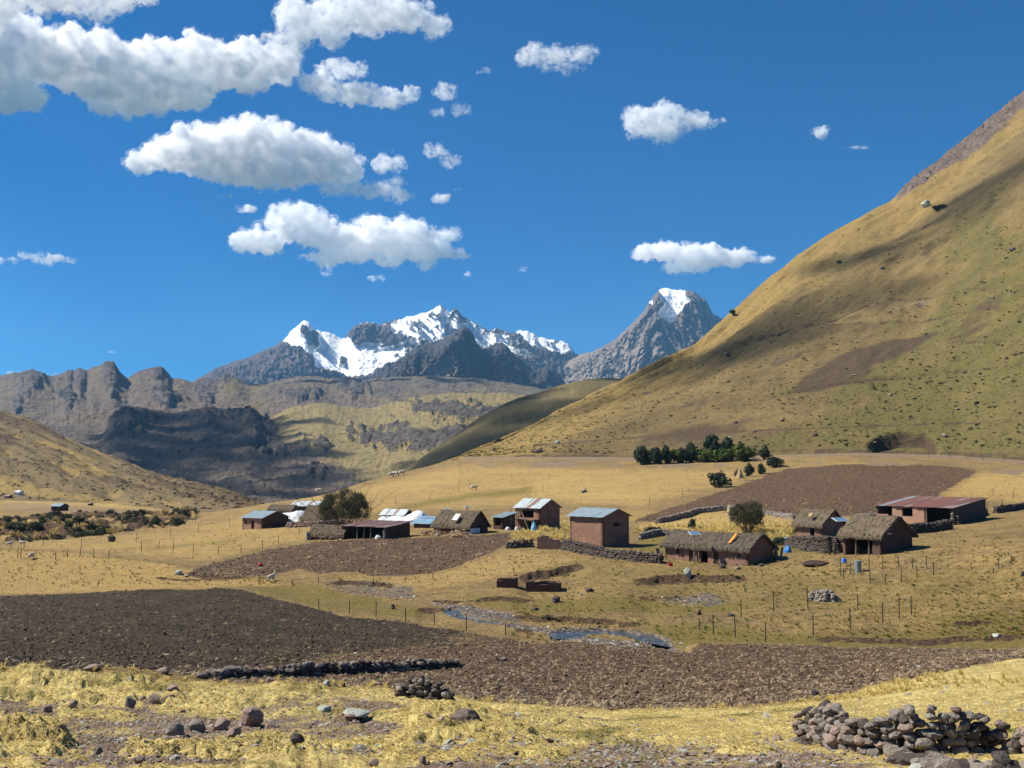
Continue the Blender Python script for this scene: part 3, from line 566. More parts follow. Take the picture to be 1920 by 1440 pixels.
# snow range
SNOW = [(300, 745), (365, 715), (382, 706), (400, 694), (420, 686), (440, 679), (462, 672), (480, 665), (496, 657), (515, 650), (530, 640), (545, 622), (558, 612), (565, 604), (572, 601), (580, 606), (590, 618), (602, 622), (615, 624), (640, 636), (648, 634), (655, 620), (668, 610), (685, 604), (700, 605), (712, 610), (725, 604), (745, 600), (762, 595), (780, 592), (795, 587), (808, 583), (820, 576), (826, 571), (833, 578), (845, 588), (853, 578), (858, 580), (868, 594), (885, 603), (900, 612), (918, 622), (930, 617), (950, 622), (962, 627), (975, 620), (990, 622), (1010, 632), (1035, 638), (1055, 641), (1068, 648), (1078, 664), (1090, 668), (1110, 672), (1200, 690), (1500, 720)]
SP = [[(532, 640), (545, 624), (560, 608), (572, 598), (585, 612), (600, 622), (618, 626), (645, 640), (655, 646), (672, 660), (700, 662), (730, 655), (760, 645), (790, 628), (800, 622), (812, 630), (780, 650), (755, 668), (735, 680), (715, 692), (690, 702), (650, 704), (620, 700), (598, 694), (592, 682), (585, 668), (570, 655), (555, 650)],
      [(735, 612), (760, 598), (790, 590), (826, 569), (846, 585), (870, 598), (900, 618), (930, 640), (960, 658), (985, 664), (1000, 672), (940, 660), (905, 652), (880, 635), (862, 628), (835, 634), (800, 640), (770, 632), (745, 628)],
      [(968, 622), (985, 621), (1010, 632), (1060, 640), (1072, 652), (1070, 664), (1040, 662), (1010, 655), (985, 645)],
      [(640, 640), (660, 632), (700, 640), (720, 650), (690, 662), (655, 656)], [(920, 628), (950, 632), (980, 655), (950, 655), (930, 645)],
      [(690, 622), (720, 612), (745, 606), (760, 615), (730, 628), (700, 634)]]
HOLES = [[(582, 625), (590, 622), (598, 632), (602, 650), (594, 660), (585, 648)], [(560, 618), (575, 612), (584, 622), (572, 634), (562, 630)], [(636, 672), (648, 668), (654, 678), (646, 690), (638, 684)], [(640, 660), (655, 662), (650, 667)],
         [(646, 636), (660, 616), (700, 606), (735, 612), (740, 640), (720, 648), (690, 646), (665, 650)], [(852, 582), (872, 596), (885, 612), (870, 610), (856, 598)], [(880, 604), (915, 622), (945, 622), (930, 632), (900, 618)]]
def m_snow(PX, PY, S, ry, fy, rf, rf2):
    s = -1e3
    for p in SP: s = np.maximum(s, poly_sd(p, PX, PY))
    h = -1e3
    for p in HOLES: h = np.maximum(h, poly_sd(p, PX, PY))
    n = fbm(PX, PY, 18, 4, .65, seed=61); st = fbm(PX+PY*.6, PY*.3, 5, 3, .6, seed=62)
    sn = soft(s+7*n+4*st+3, 2.5); sn = np.minimum(sn, 1-soft(h+6*n+4*st-2, 2)*.95)
    patch = sstep(.12, .3, st+.5*n-.12)*sstep(700, 690, PY)*(PX > 640)*(PX < 1075)*sstep(70, 20, PY-ry); sn = np.maximum(sn, patch*.9)
    rs_ = sstep(.26, .44, fbm(PX+PY*.9, PY*.55, 9, 4, .65, seed=63)+.25*ridged(PX, PY, 22, 3, seed=64)-.05)*(PX > 735)*sstep(672, 655, PY); sn = np.minimum(sn, 1-.95*rs_)
    return sn, 0*PX, .35*(rf < 0)+0*PX, 0*PX
mountain('snow_mountain', SNOW, 735, 8800, 7400, 2.0, ROCK_FAR, m_snow, .03, 300, 1200, creases=[([(572, 601), (560, 640), (590, 700)], 60, 1.2), ([(826, 571), (800, 620), (760, 680)], 80, 1.6), ([(975, 620), (990, 690)], 60, .8), ([(480, 665), (520, 710)], 50, .8)], jag=3.2, jw=11, per_px=1.15, seed=3, reliefwl=48, calm=m_snow, zf=lambda PX, PY, S, env, ry: env*(1-m_snow(PX, PY, S, ry, 0, env, 0)[0]*.9)*60*(ridged(S.X, S.Y, 420, 5, .65, seed=201)))
# right snow peak
PEAK = [(1000, 720), (1040, 700), (1060, 682), (1080, 670), (1095, 663), (1112, 660), (1130, 650), (1150, 640), (1170, 622), (1185, 608), (1200, 592), (1214, 572), (1222, 560), (1232, 547), (1240, 542), (1252, 541), (1262, 544), (1280, 545), (1290, 545), (1300, 547), (1312, 556), (1322, 561), (1330, 575), (1337, 590), (1360, 600), (1420, 640), (1600, 720)]
PK = [[(1236, 546), (1245, 541), (1262, 542), (1282, 545), (1285, 560), (1294, 566), (1282, 574), (1278, 585), (1270, 592), (1262, 604), (1255, 608), (1246, 600), (1238, 600), (1234, 590), (1240, 580), (1248, 572), (1240, 562)], [(1218, 568), (1223, 566), (1222, 574)], [(1220, 590), (1226, 588), (1224, 594)]]
def m_peak(PX, PY, S, ry, fy, rf, rf2):
    s = -1e3
    for p in PK: s = np.maximum(s, poly_sd(p, PX, PY))
    return soft(s+1.5+3*fbm(PX, PY, 9, 4, .65, seed=66), 2), 0*PX, .2*(rf < -.1)+0*PX, .35+.3*sstep(600, 700, PY)
ROCK_PK = mat_rock('peak_rock', (.27, .21, .18), (.18, .145, .132), (.2, .16, .09), (.08, .068, .068), .6)
mountain('snow_mountain', PEAK, 770, 8000, 6600, 2.2, ROCK_PK, m_peak, .028, 1000, 1500, creases=[([(1250, 541), (1230, 600), (1180, 720)], 110, 1.3), ([(1300, 547), (1310, 640)], 40, .5)], jag=2.4, jw=9, per_px=1.1, seed=8, reliefwl=42, calm=m_peak, zf=lambda PX, PY, S, env, ry: env*(1-m_peak(PX, PY, S, ry, 0, env, 0)[0]*.9)*45*(ridged(S.X, S.Y, 380, 5, .65, seed=202)))
# dark rocky peak
DK = [(600, 745), (640, 720), (690, 712), (715, 700), (740, 682), (755, 670), (772, 662), (790, 652), (810, 645), (826, 642), (840, 630), (852, 622), (862, 616), (870, 613), (878, 616), (886, 628), (894, 645), (903, 658), (915, 652), (930, 646), (940, 643), (950, 650), (960, 663), (975, 672), (988, 686), (1000, 696), (1014, 692), (1026, 686), (1036, 690), (1048, 702), (1058, 716), (1064, 728), (1090, 742)]
def m_dk(PX, PY, S, ry, fy, rf, rf2):
    return 0*PX, .2*sstep(30, 80, PY-ry), .75*sstep(60, 15, PY-ry-14*rf)+0*PX, .6*sstep(.1, .5, rf2)*sstep(20, 60, PY-ry)*(PX < 880)  # pale only left of the summit: the sunlit side put into colour
mountain('dark_rocky_mountain', DK, [(600, 760), (800, 752), (1090, 752)], 5600, 4600, 2.0, ROCK_DARK, m_dk, .032, 600, 1090, creases=[([(868, 613), (860, 680), (830, 740)], 55, 2.0), ([(938, 643), (950, 740)], 36, 1.0), ([(1026, 686), (1030, 750)], 24, .8)], jag=4.5, jw=12, per_px=1.3, seed=12, reliefwl=30, zf=lambda PX, PY, S, env, ry: env*40*ridged(S.X, S.Y, 240, 6, .65, seed=203))
# grey rocky range, left to centre
GR = [(-900, 640), (-200, 700), (0, 706), (20, 701), (40, 699), (60, 696), (80, 704), (100, 706), (120, 700), (140, 700), (150, 695), (162, 700), (172, 690), (190, 686), (205, 681), (215, 684), (224, 697), (240, 710), (250, 703), (262, 696), (285, 694), (302, 691), (314, 700), (322, 711), (345, 713), (366, 718), (380, 713), (400, 716), (420, 708), (440, 710), (455, 716), (470, 724), (520, 716), (560, 708), (600, 708), (620, 714), (650, 714), (680, 716), (700, 712), (740, 708), (800, 706), (900, 712), (1000, 728), (1100, 745), (1900, 745)]
KN = [(205, 681, 26, 60), (150, 696, 18, 50), (290, 694, 34, 22), (125, 745, 22, 45), (210, 718, 30, 28), (420, 712, 34, 16), (385, 728, 26, 40), (660, 735, 34, 28), (60, 715, 40, 30), (45, 745, 20, 20), (650, 712, 60, 16), (130, 705, 12, 20), (30, 760, 20, 24), (250, 700, 20, 10), (560, 750, 60, 18), (310, 750, 40, 30)]
def m_gr(PX, PY, S, ry, fy, rf, rf2):
    k = 0*PX
    for (x, y, w, h) in KN:
        u = (PX-x)/w; vv = (PY-y)/h
        k = np.maximum(k, np.clip(1.25-np.abs(u)-np.clip(-vv, 0, 9)*2-np.clip(vv, 0, 9)*.8+.7*fbm(PX, PY, 14, 4, .6, seed=71), 0, 1))
    return 0*PX, .42+.5*fbm(PX, PY*2, 70, 4, seed=73), .95*sstep(.15, .6, k), .35*sstep(0, .4, fbm(PX, PY, 40, 4, seed=72))
def zf_gr(PX, PY, S, env, ry):
    k = m_gr(PX, PY, S, ry, 0, 0*PX, 0*PX)[2]
    return env*(34*ridged(S.X+60*fbm(S.X, S.Y, 160, 3, seed=210), S.Y+.5*S.X, 520, 7, .6, seed=204)+15*k*(.4+.9*ridged(S.X, S.Y, 90, 4, .65, seed=205)))
GRS = mountain('rocky_range', GR, [(-900, 830), (0, 830), (500, 800), (900, 790), (1900, 790)], 4300, 2700, 2.4, ROCK_MID, m_gr, .011, -60, 1200, creases=[([(x, y), (x+8, y+h*1.6)], w*1.1, .55) for (x, y, w, h) in KN], jag=3.0, jw=16, per_px=1.15, seed=17, ext=800, reliefwl=80, ysc=1.1, zf=zf_gr)
# foothills: shaded hill on the left, yellow hill with outcrops right of it
FH = [(-900, 760), (0, 800), (120, 800), (190, 792), (205, 774), (220, 766), (240, 761), (262, 764), (285, 768), (310, 774), (340, 773), (370, 768), (400, 764), (418, 769), (440, 768), (456, 766), (466, 762), (478, 766), (486, 776), (498, 786), (512, 782), (530, 772), (550, 764), (575, 760), (605, 757), (640, 762), (670, 766), (700, 765), (730, 758), (760, 748), (800, 742), (850, 738), (900, 738), (950, 738), (1000, 744), (1100, 752), (1900, 760)]
def m_fh(PX, PY, S, ry, fy, rf, rf2):
    ol = [[(455, 765), (480, 762), (500, 790), (530, 810), (545, 840), (540, 865), (500, 872), (470, 850), (450, 800)], [(200, 780), (240, 760), (300, 772), (330, 790), (300, 800), (240, 830), (210, 830)],
          [(630, 800), (700, 805), (740, 790), (790, 800), (850, 790), (900, 800), (870, 850), (820, 862), (760, 850), (700, 846), (650, 828)], [(740, 752), (830, 745), (960, 765), (900, 800), (820, 790), (770, 780)],
          [(560, 812), (640, 830), (620, 850), (560, 850)], [(440, 765), (460, 760), (455, 800), (400, 800), (340, 790), (340, 775)], [(585, 868), (640, 880), (600, 900), (570, 890)]]
    s = -1e3
    for p in ol: s = np.maximum(s, poly_sd(p, PX, PY))
    n = fbm(PX, PY*1.6, 26, 5, .65, seed=81)
    rk = np.clip(soft(s+36*n-7, 5), 0, 1); 
    bro = soft(500-PX+np.clip(PY-800, 0, 200)*1.9+34*n, 44)*.75
    return 0*PX, np.clip(1.0-bro-.35*sstep(.1, .4, n), 0, 1), rk*.8, 0*PX
def zf_fh(PX, PY, S, env, ry):
    m = m_fh(PX, PY, S, ry, 0, 0*PX, 0*PX)[2]
    return env*((4+15*m+11*soft(540-PX, 40))*ridged(S.X+30*fbm(S.X, S.Y, 90, 3, seed=212), S.Y, 130, 6, .66, seed=206))
FHS = mountain('foothills', FH, [(-900, 960), (0, 950), (480, 970), (860, 935), (1000, 900), (1900, 900)], 2600, 1150, 2.4, HILL_FAR, m_fh, .010, -60, 1200, creases=[([(470, 762), (500, 860)], 55, 1.2), ([(240, 762), (200, 840)], 50, .6), ([(610, 757), (560, 860)], 90, .7), ([(840, 745), (800, 800), (760, 870)], 90, 1.0), ([(700, 790), (680, 860)], 40, .5), ([(400, 765), (390, 800)], 40, .4)], jag=3.6, jw=18, per_px=1.0, seed=23, ext=800, reliefwl=95, conc=1.5, ysc=.45, zf=zf_fh)
# shaded spur right of centre, behind the big hillside
SPR = [(560, 975), (640, 952), (700, 925), (750, 890), (775, 870), (800, 851), (830, 832), (850, 818), (880, 796), (905, 779), (940, 760), (970, 747), (1010, 736), (1050, 723), (1080, 716), (1110, 711), (1150, 709), (1200, 712), (1400, 730)]
def m_sp(PX, PY, S, ry, fy, rf, rf2): return (.25*sstep(0, .4, rf2)+0*PX, .5+.5*fbm(PX, PY, 60, 3, seed=91), .3*sstep(.25, .5, rf)*sstep(50, 15, PY-ry), .2+0*PX)
mountain('hillside', SPR, [(560, 990), (700, 958), (860, 905), (1400, 860)], [(560, 560), (800, 800), (1150, 1150), (1400, 1250)], [(560, 480), (860, 520), (1400, 620)], 2.8, mat_hill('spur_grass', (.17, .13, .06), (.125, .098, .05), (.22, .165, .07), (.12, .10, .04), (.07, .055, .03), .8), m_sp, .012, 560, 1400, jag=1.2, jw=30, per_px=.8, seed=29, reliefwl=60)

# ------------------------------------------------------------------ clouds (real vapour: bounded volumes)
def mat_cloud(name, dens, lo, hi, wl):
    t = NT(name); v = t.n('ShaderNodeVolumePrincipled'); v.inputs['Color'].default_value = (1, 1, 1, 1); v.inputs['Anisotropy'].default_value = 0.0
    nz = t.noise(t.pos(), 1/wl, 6, .62); t.set(v.inputs['Density'], t.mr(nz, lo, hi, 0, dens, True)); t.t.links.new(v.outputs[0], t.out.inputs['Volume']); return t.m
_ico = {}
def ico(n):
    if n not in _ico:
        bm = bmesh.new(); bmesh.ops.create_icosphere(bm, subdivisions=n, radius=1)
        _ico[n] = (np.array([v.co[:] for v in bm.verts]), np.array([[v.index for v in f.verts] for f in bm.faces])); bm.free()
    return _ico[n]
CLOUDS = []
def cloud(lobes, dist, label, seed=0, vox=2.0, wispy=0, solid=None, name='cloud'):
    rnd = random.Random(seed); k = dist/F; sph = []
    for (x, y, rx, ry) in lobes:
        c = np.array(at(x, y, dist))
        rx *= k; ry *= k; rd_ = min(rx, ry*2.0); sph.append((c, rx, rd_, ry))
        for _ in range(int(14+rx/ry*8)):
            a = rnd.uniform(0, 6.283); b = rnd.uniform(-.35, 1); h = math.sqrt(max(0, 1-b*b))
            cc = c+np.array([rx*h*math.cos(a), rd_*h*math.sin(a), ry*b*(.9 if b > 0 else .5)])*.85
            r = ry*rnd.uniform(.2, .42); sph.append((cc, r*1.1, r*1.1, r))
            for _ in range(3):
                a2 = rnd.uniform(0, 6.28); b2 = rnd.uniform(-.3, 1); h2 = math.sqrt(1-b2*b2)
                sph.append((cc+np.array([h2*math.cos(a2), h2*math.sin(a2), b2])*r*.95, *([r*rnd.uniform(.3, .5)]*3)))
    if solid: sph = solid
    V, Fc = ico(2)
    vs_ = np.concatenate([V*np.array(s[1:])+s[0] for s in sph]); fs = np.concatenate([Fc+i*len(V) for i in range(len(sph))])
    me = mesh_np('cloud_hull', vs_, fs); ob = link(name, me)
    md = ob.modifiers.new('r', 'REMESH'); md.mode = 'VOXEL'; md.voxel_size = vox*k
    me2 = bpy.data.meshes.new_from_object(ob.evaluated_get(bpy.context.evaluated_depsgraph_get())); ob.modifiers.clear(); ob.data = me2
    N = len(me2.vertices); co = np.empty(N*3); me2.vertices.foreach_get('co', co); co = co.reshape(-1, 3)
    no = np.empty(N*3); me2.vertices.foreach_get('normal', no); no = no.reshape(-1, 3); q = co/k; disp = 0
    for j, (wl, am) in enumerate([(60, 9), (28, 6), (13, 3.2), (6, 1.2)]):
        s_ = min(1, lobes[0][3]/22) if lobes else 1; nz = noise3(q/(wl*max(.4, s_))+seed*13.7+j*31); disp = disp+am*s_*(3.0*np.abs(nz)-.75 if j < 3 else nz)
    co = co+no*(disp*k)[:, None]; me2.vertices.foreach_set('co', co.ravel().astype(np.float32)); me2.update()
    md = ob.modifiers.new('r', 'REMESH'); md.mode = 'VOXEL'; md.voxel_size = vox*k                    # close folds
    me2 = bpy.data.meshes.new_from_object(ob.evaluated_get(bpy.context.evaluated_depsgraph_get())); ob.modifiers.clear(); ob.data = me2
    N = len(me2.vertices); co = np.empty(N*3); me2.vertices.foreach_get('co', co); co = co.reshape(-1, 3); no = np.empty(N*3); me2.vertices.foreach_get('normal', no); no = no.reshape(-1, 3)
    me2.materials.clear()
    g = 9300/dist
    me2.materials.append(mat_cloud('vapour', (.042, .026, .014, .015, .016)[wispy]*g, (.38, .43, .46, .0, .3)[wispy], (.66, .68, .68, .3, .6)[wispy], (110, 90, 80, 300, 60)[wispy]/g))
    if not solid and lobes[0][3] > 8:                      # torn outer vapour, thinner than the body
        me3 = me2.copy(); q3 = co/k; off = (3.2+5.5*noise3(q3/22+seed)+3.5*noise3(q3/9+seed*2))*min(1, lobes[0][3]/20)
        me3.vertices.foreach_set('co', (co+no*(off*k)[:, None]).ravel().astype(np.float32)); me3.update(); me3.materials.clear()
        me3.materials.append(mat_cloud('thin_vapour', .012*g, .46, .66, 34/g)); v = link('cloud_fringe', me3, None, ob)
    tag(ob, label, 'cloud', 'cumulus clouds in the sky'); CLOUDS.append(N)
    return ob
cloud([(0, 60, 60, 45), (-60, 120, 90, 60), (30, 120, 60, 50), (120, 110, 70, 50), (200, 130, 80, 55), (290, 130, 70, 50), (370, 125, 70, 50), (450, 125, 60, 45), (520, 120, 45, 32), (240, 165, 100, 38), (340, 170, 60, 30), (30, 180, 45, 28), (200, 205, 16, 14), (-140, 90, 90, 90)], 5200, 'broad white cumulus bank with a grey belly filling the upper left sky', 1, 2.4)
cloud([(40, -5, 110, 22), (150, -2, 90, 22), (240, -6, 50, 16), (-60, 0, 90, 30)], 4500, 'flat grey cloud sheet above the broad bank at the top left edge', 2, 2.6, 1)
cloud([(560, 45, 45, 34), (620, 40, 50, 40), (650, 10, 60, 25), (700, 25, 55, 32), (760, 30, 50, 24), (810, 45, 30, 18), (540, 75, 50, 14)], 4700, 'ragged white cloud with torn edges reaching the top edge above the bank', 3, 2.2, 1)
cloud([(640, 130, 50, 14), (600, 160, 45, 14), (660, 175, 60, 18), (720, 185, 45, 16), (770, 178, 20, 14)], 5200, 'small white cloud trailing right of the broad bank', 4, 2.0, 1)
cloud([(835, 172, 22, 12), (865, 207, 22, 9), (820, 212, 14, 6)], 5200, 'thin wisp right of the trailing cloud', 5, 1.4, 2)
cloud([(268, 305, 34, 22), (320, 290, 60, 26), (400, 290, 95, 42), (480, 275, 80, 46), (560, 295, 90, 42), (620, 310, 60, 30), (520, 325, 130, 26), (660, 300, 25, 12)], 6700, 'dome topped cumulus with flat grey base, left of centre', 6, 2.0)
cloud([(640, 350, 45, 14), (700, 357, 50, 13), (745, 368, 30, 7), (735, 308, 30, 12), (740, 340, 24, 7)], 6700, 'ragged low trail under the right end of the dome topped cumulus', 7, 1.6, 1)
cloud([(815, 283, 25, 10), (845, 302, 22, 10)], 6400, 'slanting wisp right of the dome topped cumulus', 8, 1.3, 2)
cloud([(470, 450, 38, 20), (500, 460, 38, 16), (545, 420, 42, 38), (585, 430, 45, 36), (640, 450, 60, 28), (700, 440, 50, 32), (745, 450, 60, 34), (800, 462, 50, 26), (825, 445, 22, 18), (850, 480, 38, 10), (690, 480, 140, 12), (800, 497, 20, 7)], 10500, 'twin humped white cumulus above the snowy range', 9, 1.8)
cloud([(1215, 475, 26, 14), (1250, 473, 40, 16), (1300, 480, 50, 22), (1285, 500, 48, 12), (1345, 485, 50, 16), (1385, 482, 32, 14), (1425, 487, 30, 5)], 8700, 'bright cumulus floating above the pyramid peak', 10, 1.6)
cloud([(1195, 228, 32, 22), (1235, 228, 48, 26), (1240, 250, 32, 12), (1290, 226, 42, 14), (1335, 226, 28, 6)], 5900, 'white cloud with a tapering tail to the right', 11, 1.8, 1)
cloud([(1000, 102, 34, 16), (1040, 105, 34, 13), (1080, 105, 34, 13), (1050, 127, 45, 6), (1105, 100, 20, 10)], 5000, 'torn thin cloud high in the middle of the sky', 12, 1.6, 2)
cloud([(90, 485, 30, 9), (125, 488, 22, 5), (60, 480, 25, 5), (15, 488, 25, 3)], 8600, 'flat small cloud low at the left edge of the sky', 13, 1.3, 1)
for i, (x, y, rx, ry, dd, w, lab) in enumerate([(421, 368, 17, 7, 6500, 1, 'tiny puff below the left end of the dome topped cumulus'), (459, 392, 25, 9, 7200, 1, 'small puff just above the twin humped cumulus'),
        (828, 372, 22, 9, 7100, 1, 'small puff under the trail right of the dome'), (1538, 248, 16, 11, 6600, 1, 'lone tiny puff high on the right above the hillside'), (975, 505, 20, 5, 9300, 2, 'faint flat wisp right of the twin humped cumulus'),
        (708, 522, 20, 7, 9600, 1, 'small puff under the middle of the twin humped cumulus'), (615, 512, 11, 7, 9500, 1, 'tiny puff under the left of the twin humped cumulus'), (876, 515, 9, 6, 9500, 1, 'tiny puff under the right of the twin humped cumulus'),
        (905, 133, 15, 7, 5600, 2, 'faint wisp between the ragged cloud and the torn cloud'), (1605, 277, 32, 4, 6800, 2, 'faint flat streak near the hillside top'), (210, 660, 10, 3, 15500, 1, 'tiny cloud just above the dark crags'), (30, 700, 18, 6, 19000, 1, 'low cloud top behind the left crags'), (95, 701, 14, 5, 19000, 1, 'low cloud top right behind the leftmost crags'), (857, 356, 9, 4, 7000, 2, 'tiny wisp above the small puff right of the dome'), (735, 285, 8, 4, 6600, 1, 'tiny puff above the right tip of the dome topped cumulus')]):
    cloud([(x-rx*.3, y+ry*.1, rx*.6, ry*.8), (x+rx*.3, y-ry*.1, rx*.6, ry)], dd, lab, 30+i, max(.8, ry*.14), w)
# clouds outside the frame whose shadows the photograph shows
def shade_cloud(spots, seed, label, mode=3):
    rnd = random.Random(seed); sol = []
    for (px, py, d, rx, ry, rot) in spots:
        p = (HS.find(px, py) if d == 0 else d.find(px, py) if isinstance(d, Sheet) else at(px, py, d)); alt = 1800; c = p+SUND*((alt-p.z)/SUND.z); m = max(6, int(rx*ry/900)); ca, sa = math.cos(rot), math.sin(rot)
        for i in range(min(m, 70)):
            a = rnd.uniform(0, 6.283); r = math.sqrt(rnd.random())*.85; u, w = rx*r*math.cos(a), ry*r*math.sin(a)
            q = rnd.uniform(.35, .6)*min(rx, ry); sol.append((np.array([c.x+u*ca-w*sa, c.y+u*sa+w*ca, c.z+rnd.uniform(-.2, .3)*q]), q, q, min(q, 120)*.7))
    return cloud([], 6000, label, seed, 3.5, mode, solid=sol)
shade_cloud([(x, y, FHS, 85+(y-780)*-.15, 260, 0) for x, y in ((215, 800), (250, 830), (240, 790), (300, 800), (320, 860), (370, 790), (385, 840), (440, 795), (450, 850), (500, 820), (510, 870), (400, 890), (470, 900), (540, 905), (600, 910), (660, 912), (730, 905), (340, 780), (470, 780))], 51, 'cumulus outside the view whose shadow darkens the left foothill')
shade_cloud([(960, 810, 900, 90, 330, -.1), (780, 885, 640, 60, 110, 0)], 52, 'cumulus outside the view whose shadow darkens the spur behind the right hillside')
_b = [(1190, 745), (1310, 690), (1420, 625), (1540, 548), (1660, 478), (1780, 405), (1915, 310)]
shade_cloud([(x, pl(_b, x)+random.Random(x).uniform(-6, 6), 0, 24+(x-1190)*.05, 40+(x-1190)*.05, -1.1) for x in range(1190, 1930, 42)], 53, 'long cumulus outside the view whose shadow falls across the upper right hillside', 4)
HZ = bpy.data.meshes.new('haze_box')
x0, x1, y0, y1, z0, z1 = -9500, 9500, -400, 11500, -120, 1420
HZ.from_pydata([(x0, y0, z0), (x1, y0, z0), (x1, y1, z0), (x0, y1, z0), (x0, y0, z1), (x1, y0, z1), (x1, y1, z1), (x0, y1, z1)], [], [(3, 2, 1, 0), (4, 5, 6, 7), (0, 1, 5, 4), (1, 2, 6, 5), (2, 3, 7, 6), (3, 0, 4, 7)])
t = NT('air'); v = t.n('ShaderNodeVolumePrincipled'); v.inputs['Color'].default_value = (.27, .60, 1, 1); v.inputs['Density'].default_value = 4e-5; v.inputs['Anisotropy'].default_value = .1
t.t.links.new(v.outputs[0], t.out.inputs['Volume']); tag(link('haze', HZ, t.m), kind='stuff')
# ------------------------------------------------------------------ ground lookup
def bvh_of(S):
    V = np.stack([S.X, S.Y, S.Z], -1).reshape(-1, 3); return BVHTree.FromPolygons(V.tolist(), S.quads().tolist())
BG = bvh_of(G); BH = bvh_of(HS); BL = bvh_of(LS)
def ray1(px, py):
    a, b, c = ray(px, py); return Vector((float(a), float(b), float(c))).normalized()
def gp(px, py, B=None):
    best = None
    for b in ([B] if B else [BG, BH, BL]):
        h = b.ray_cast(Vector((0, 0, 0)), ray1(px, py))
        if h[0] is not None and (best is None or h[3] < best[1]): best = (h[0], h[3])
    return best[0] if best else at(px, py, 300)
def gz(x, y, B=None):
    z = -1e9
    for b in ([B] if B else [BG]):
        h = b.ray_cast(Vector((x, y, 500)), Vector((0, 0, -1)))
        if h[0] is not None: z = max(z, h[0].z)
    if z < -1e8:
        h = BH.ray_cast(Vector((x, y, 900)), Vector((0, 0, -1))); z = h[0].z if h[0] is not None else -12
    return z
def mpp(p): return math.hypot(p.x, p.y)/F                  # metres per photo pixel at p

# ------------------------------------------------------------------ mesh builder
class MB:
    def __init__(s): s.v = []; s.f = []
    def add(s, vs, fs):
        n = len(s.v); s.v += [tuple(v) for v in vs]; s.f += [tuple(i+n for i in f) for f in fs]; return s
    def box(s, x0, x1, y0, y1, z0, z1, M=None):
        vs = [Vector((x, y, z)) for z in (z0, z1) for (x, y) in ((x0, y0), (x1, y0), (x1, y1), (x0, y1))]
        if M: vs = [M @ v for v in vs]
        return s.add(vs, [(3, 2, 1, 0), (4, 5, 6, 7), (0, 1, 5, 4), (1, 2, 6, 5), (2, 3, 7, 6), (3, 0, 4, 7)])
    def tube(s, a, b, r0, r1=None, n=6):
        a = Vector(a); b = Vector(b); r1 = r0 if r1 is None else r1; d = (b-a).normalized(); q = d.to_track_quat('Z', 'Y')
        vs = []
        for p, r in ((a, r0), (b, r1)):
            for i in range(n): t = 2*math.pi*i/n; vs.append(p+q @ Vector((r*math.cos(t), r*math.sin(t), 0)))
        return s.add(vs, [(i, (i+1) % n, n+(i+1) % n, n+i) for i in range(n)]+[tuple(range(n-1, -1, -1)), tuple(range(n, 2*n))])
    def build(s, name, mat, parent=None, smooth=False):
        me = bpy.data.meshes.new(name); me.from_pydata(s.v, [], s.f)
        if smooth: me.polygons.foreach_set('use_smooth', [True]*len(me.polygons))
        me.update(); return link(name, me, mat, parent)
def empty(name, p, rz=0, label=None, cat=None, group=None):
    o = bpy.data.objects.new(name, None); COL.objects.link(o); o.location = p; o.rotation_euler = (0, 0, rz); o.empty_display_size = .3
    return tag(o, label, cat, group)

# ------------------------------------------------------------------ materials
def M_adobe(name, c1, c2, joint):
    t = NT(name); O = t.obc(); b = t.n('ShaderNodeTexBrick'); v = t.scale(O, (1, 1, 1), (math.pi/2, 0, 0))
    s = t.n('ShaderNodeSeparateXYZ'); t.t.links.new(O, s.inputs[0]); cb = t.n('ShaderNodeCombineXYZ')
    t.set(cb.inputs[0], t.math('ADD', s.outputs[0], s.outputs[1])); t.set(cb.inputs[1], s.outputs[2]); t.set(b.inputs['Vector'], cb.outputs[0])
    b.inputs['Scale'].default_value = 1; b.inputs['Brick Width'].default_value = .42; b.inputs['Row Height'].default_value = .17; b.inputs['Mortar Size'].default_value = .022
    b.inputs['Mortar Smooth'].default_value = .4; b.inputs['Bias'].default_value = 0
    t.set(b.inputs['Color1'], c1); t.set(b.inputs['Color2'], c2); t.set(b.inputs['Mortar'], joint)
    n = t.noise(O, 5, 5, .65); c = t.mix(t.mr(n, .35, .7, 0, .6), b.outputs[0], tuple(x*.62 for x in c1))
    n2 = t.noise(O, .8, 4); c = t.mix(t.mr(n2, .5, .7, 0, .55), c, tuple(min(1, x*1.35) for x in c1))
    h = t.math('ADD', t.math('MULTIPLY', b.outputs['Fac'], -1.2), n); return t.bsdf(c, .95, h, .8, .04)
ADOBE = M_adobe('adobe_brick', (.31, .17, .118), (.22, .118, .085), (.37, .235, .17))
ADOBE_L = M_adobe('pale_adobe', (.40, .235, .165), (.31, .18, .125), (.42, .27, .2))
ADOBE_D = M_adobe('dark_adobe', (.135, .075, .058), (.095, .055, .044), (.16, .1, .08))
def M_metal(name, base, rust, stripes=0, rough=.5):
    t = NT(name); O = t.obc(); n = t.noise(t.scale(O, (1, .25, 1)), 2.2, 6, .65)
    c = t.mix(t.mr(n, .45, .7), base, tuple(x*.72 for x in base))
    if stripes:
        s = t.noise(t.scale(O, (1.15, .12, .1)), 1.0, 1, .2); c = t.mix(t.mr(s, .5-.22*stripes+.1, .5-.22*stripes+.14), c, t.mix(n, rust, tuple(x*.6 for x in rust)))
    c = t.mix(t.mr(t.noise(O, 6, 5, .7), .56, .72, 0, .5), c, rust); return t.bsdf(c, rough, n, .15, .01, spec=.4, metal=.25)
TIN = M_metal('weathered_zinc', (.27, .345, .38), (.20, .16, .13)); TIN_P = M_metal('pale_zinc', (.46, .52, .53), (.30, .19, .15), .18)
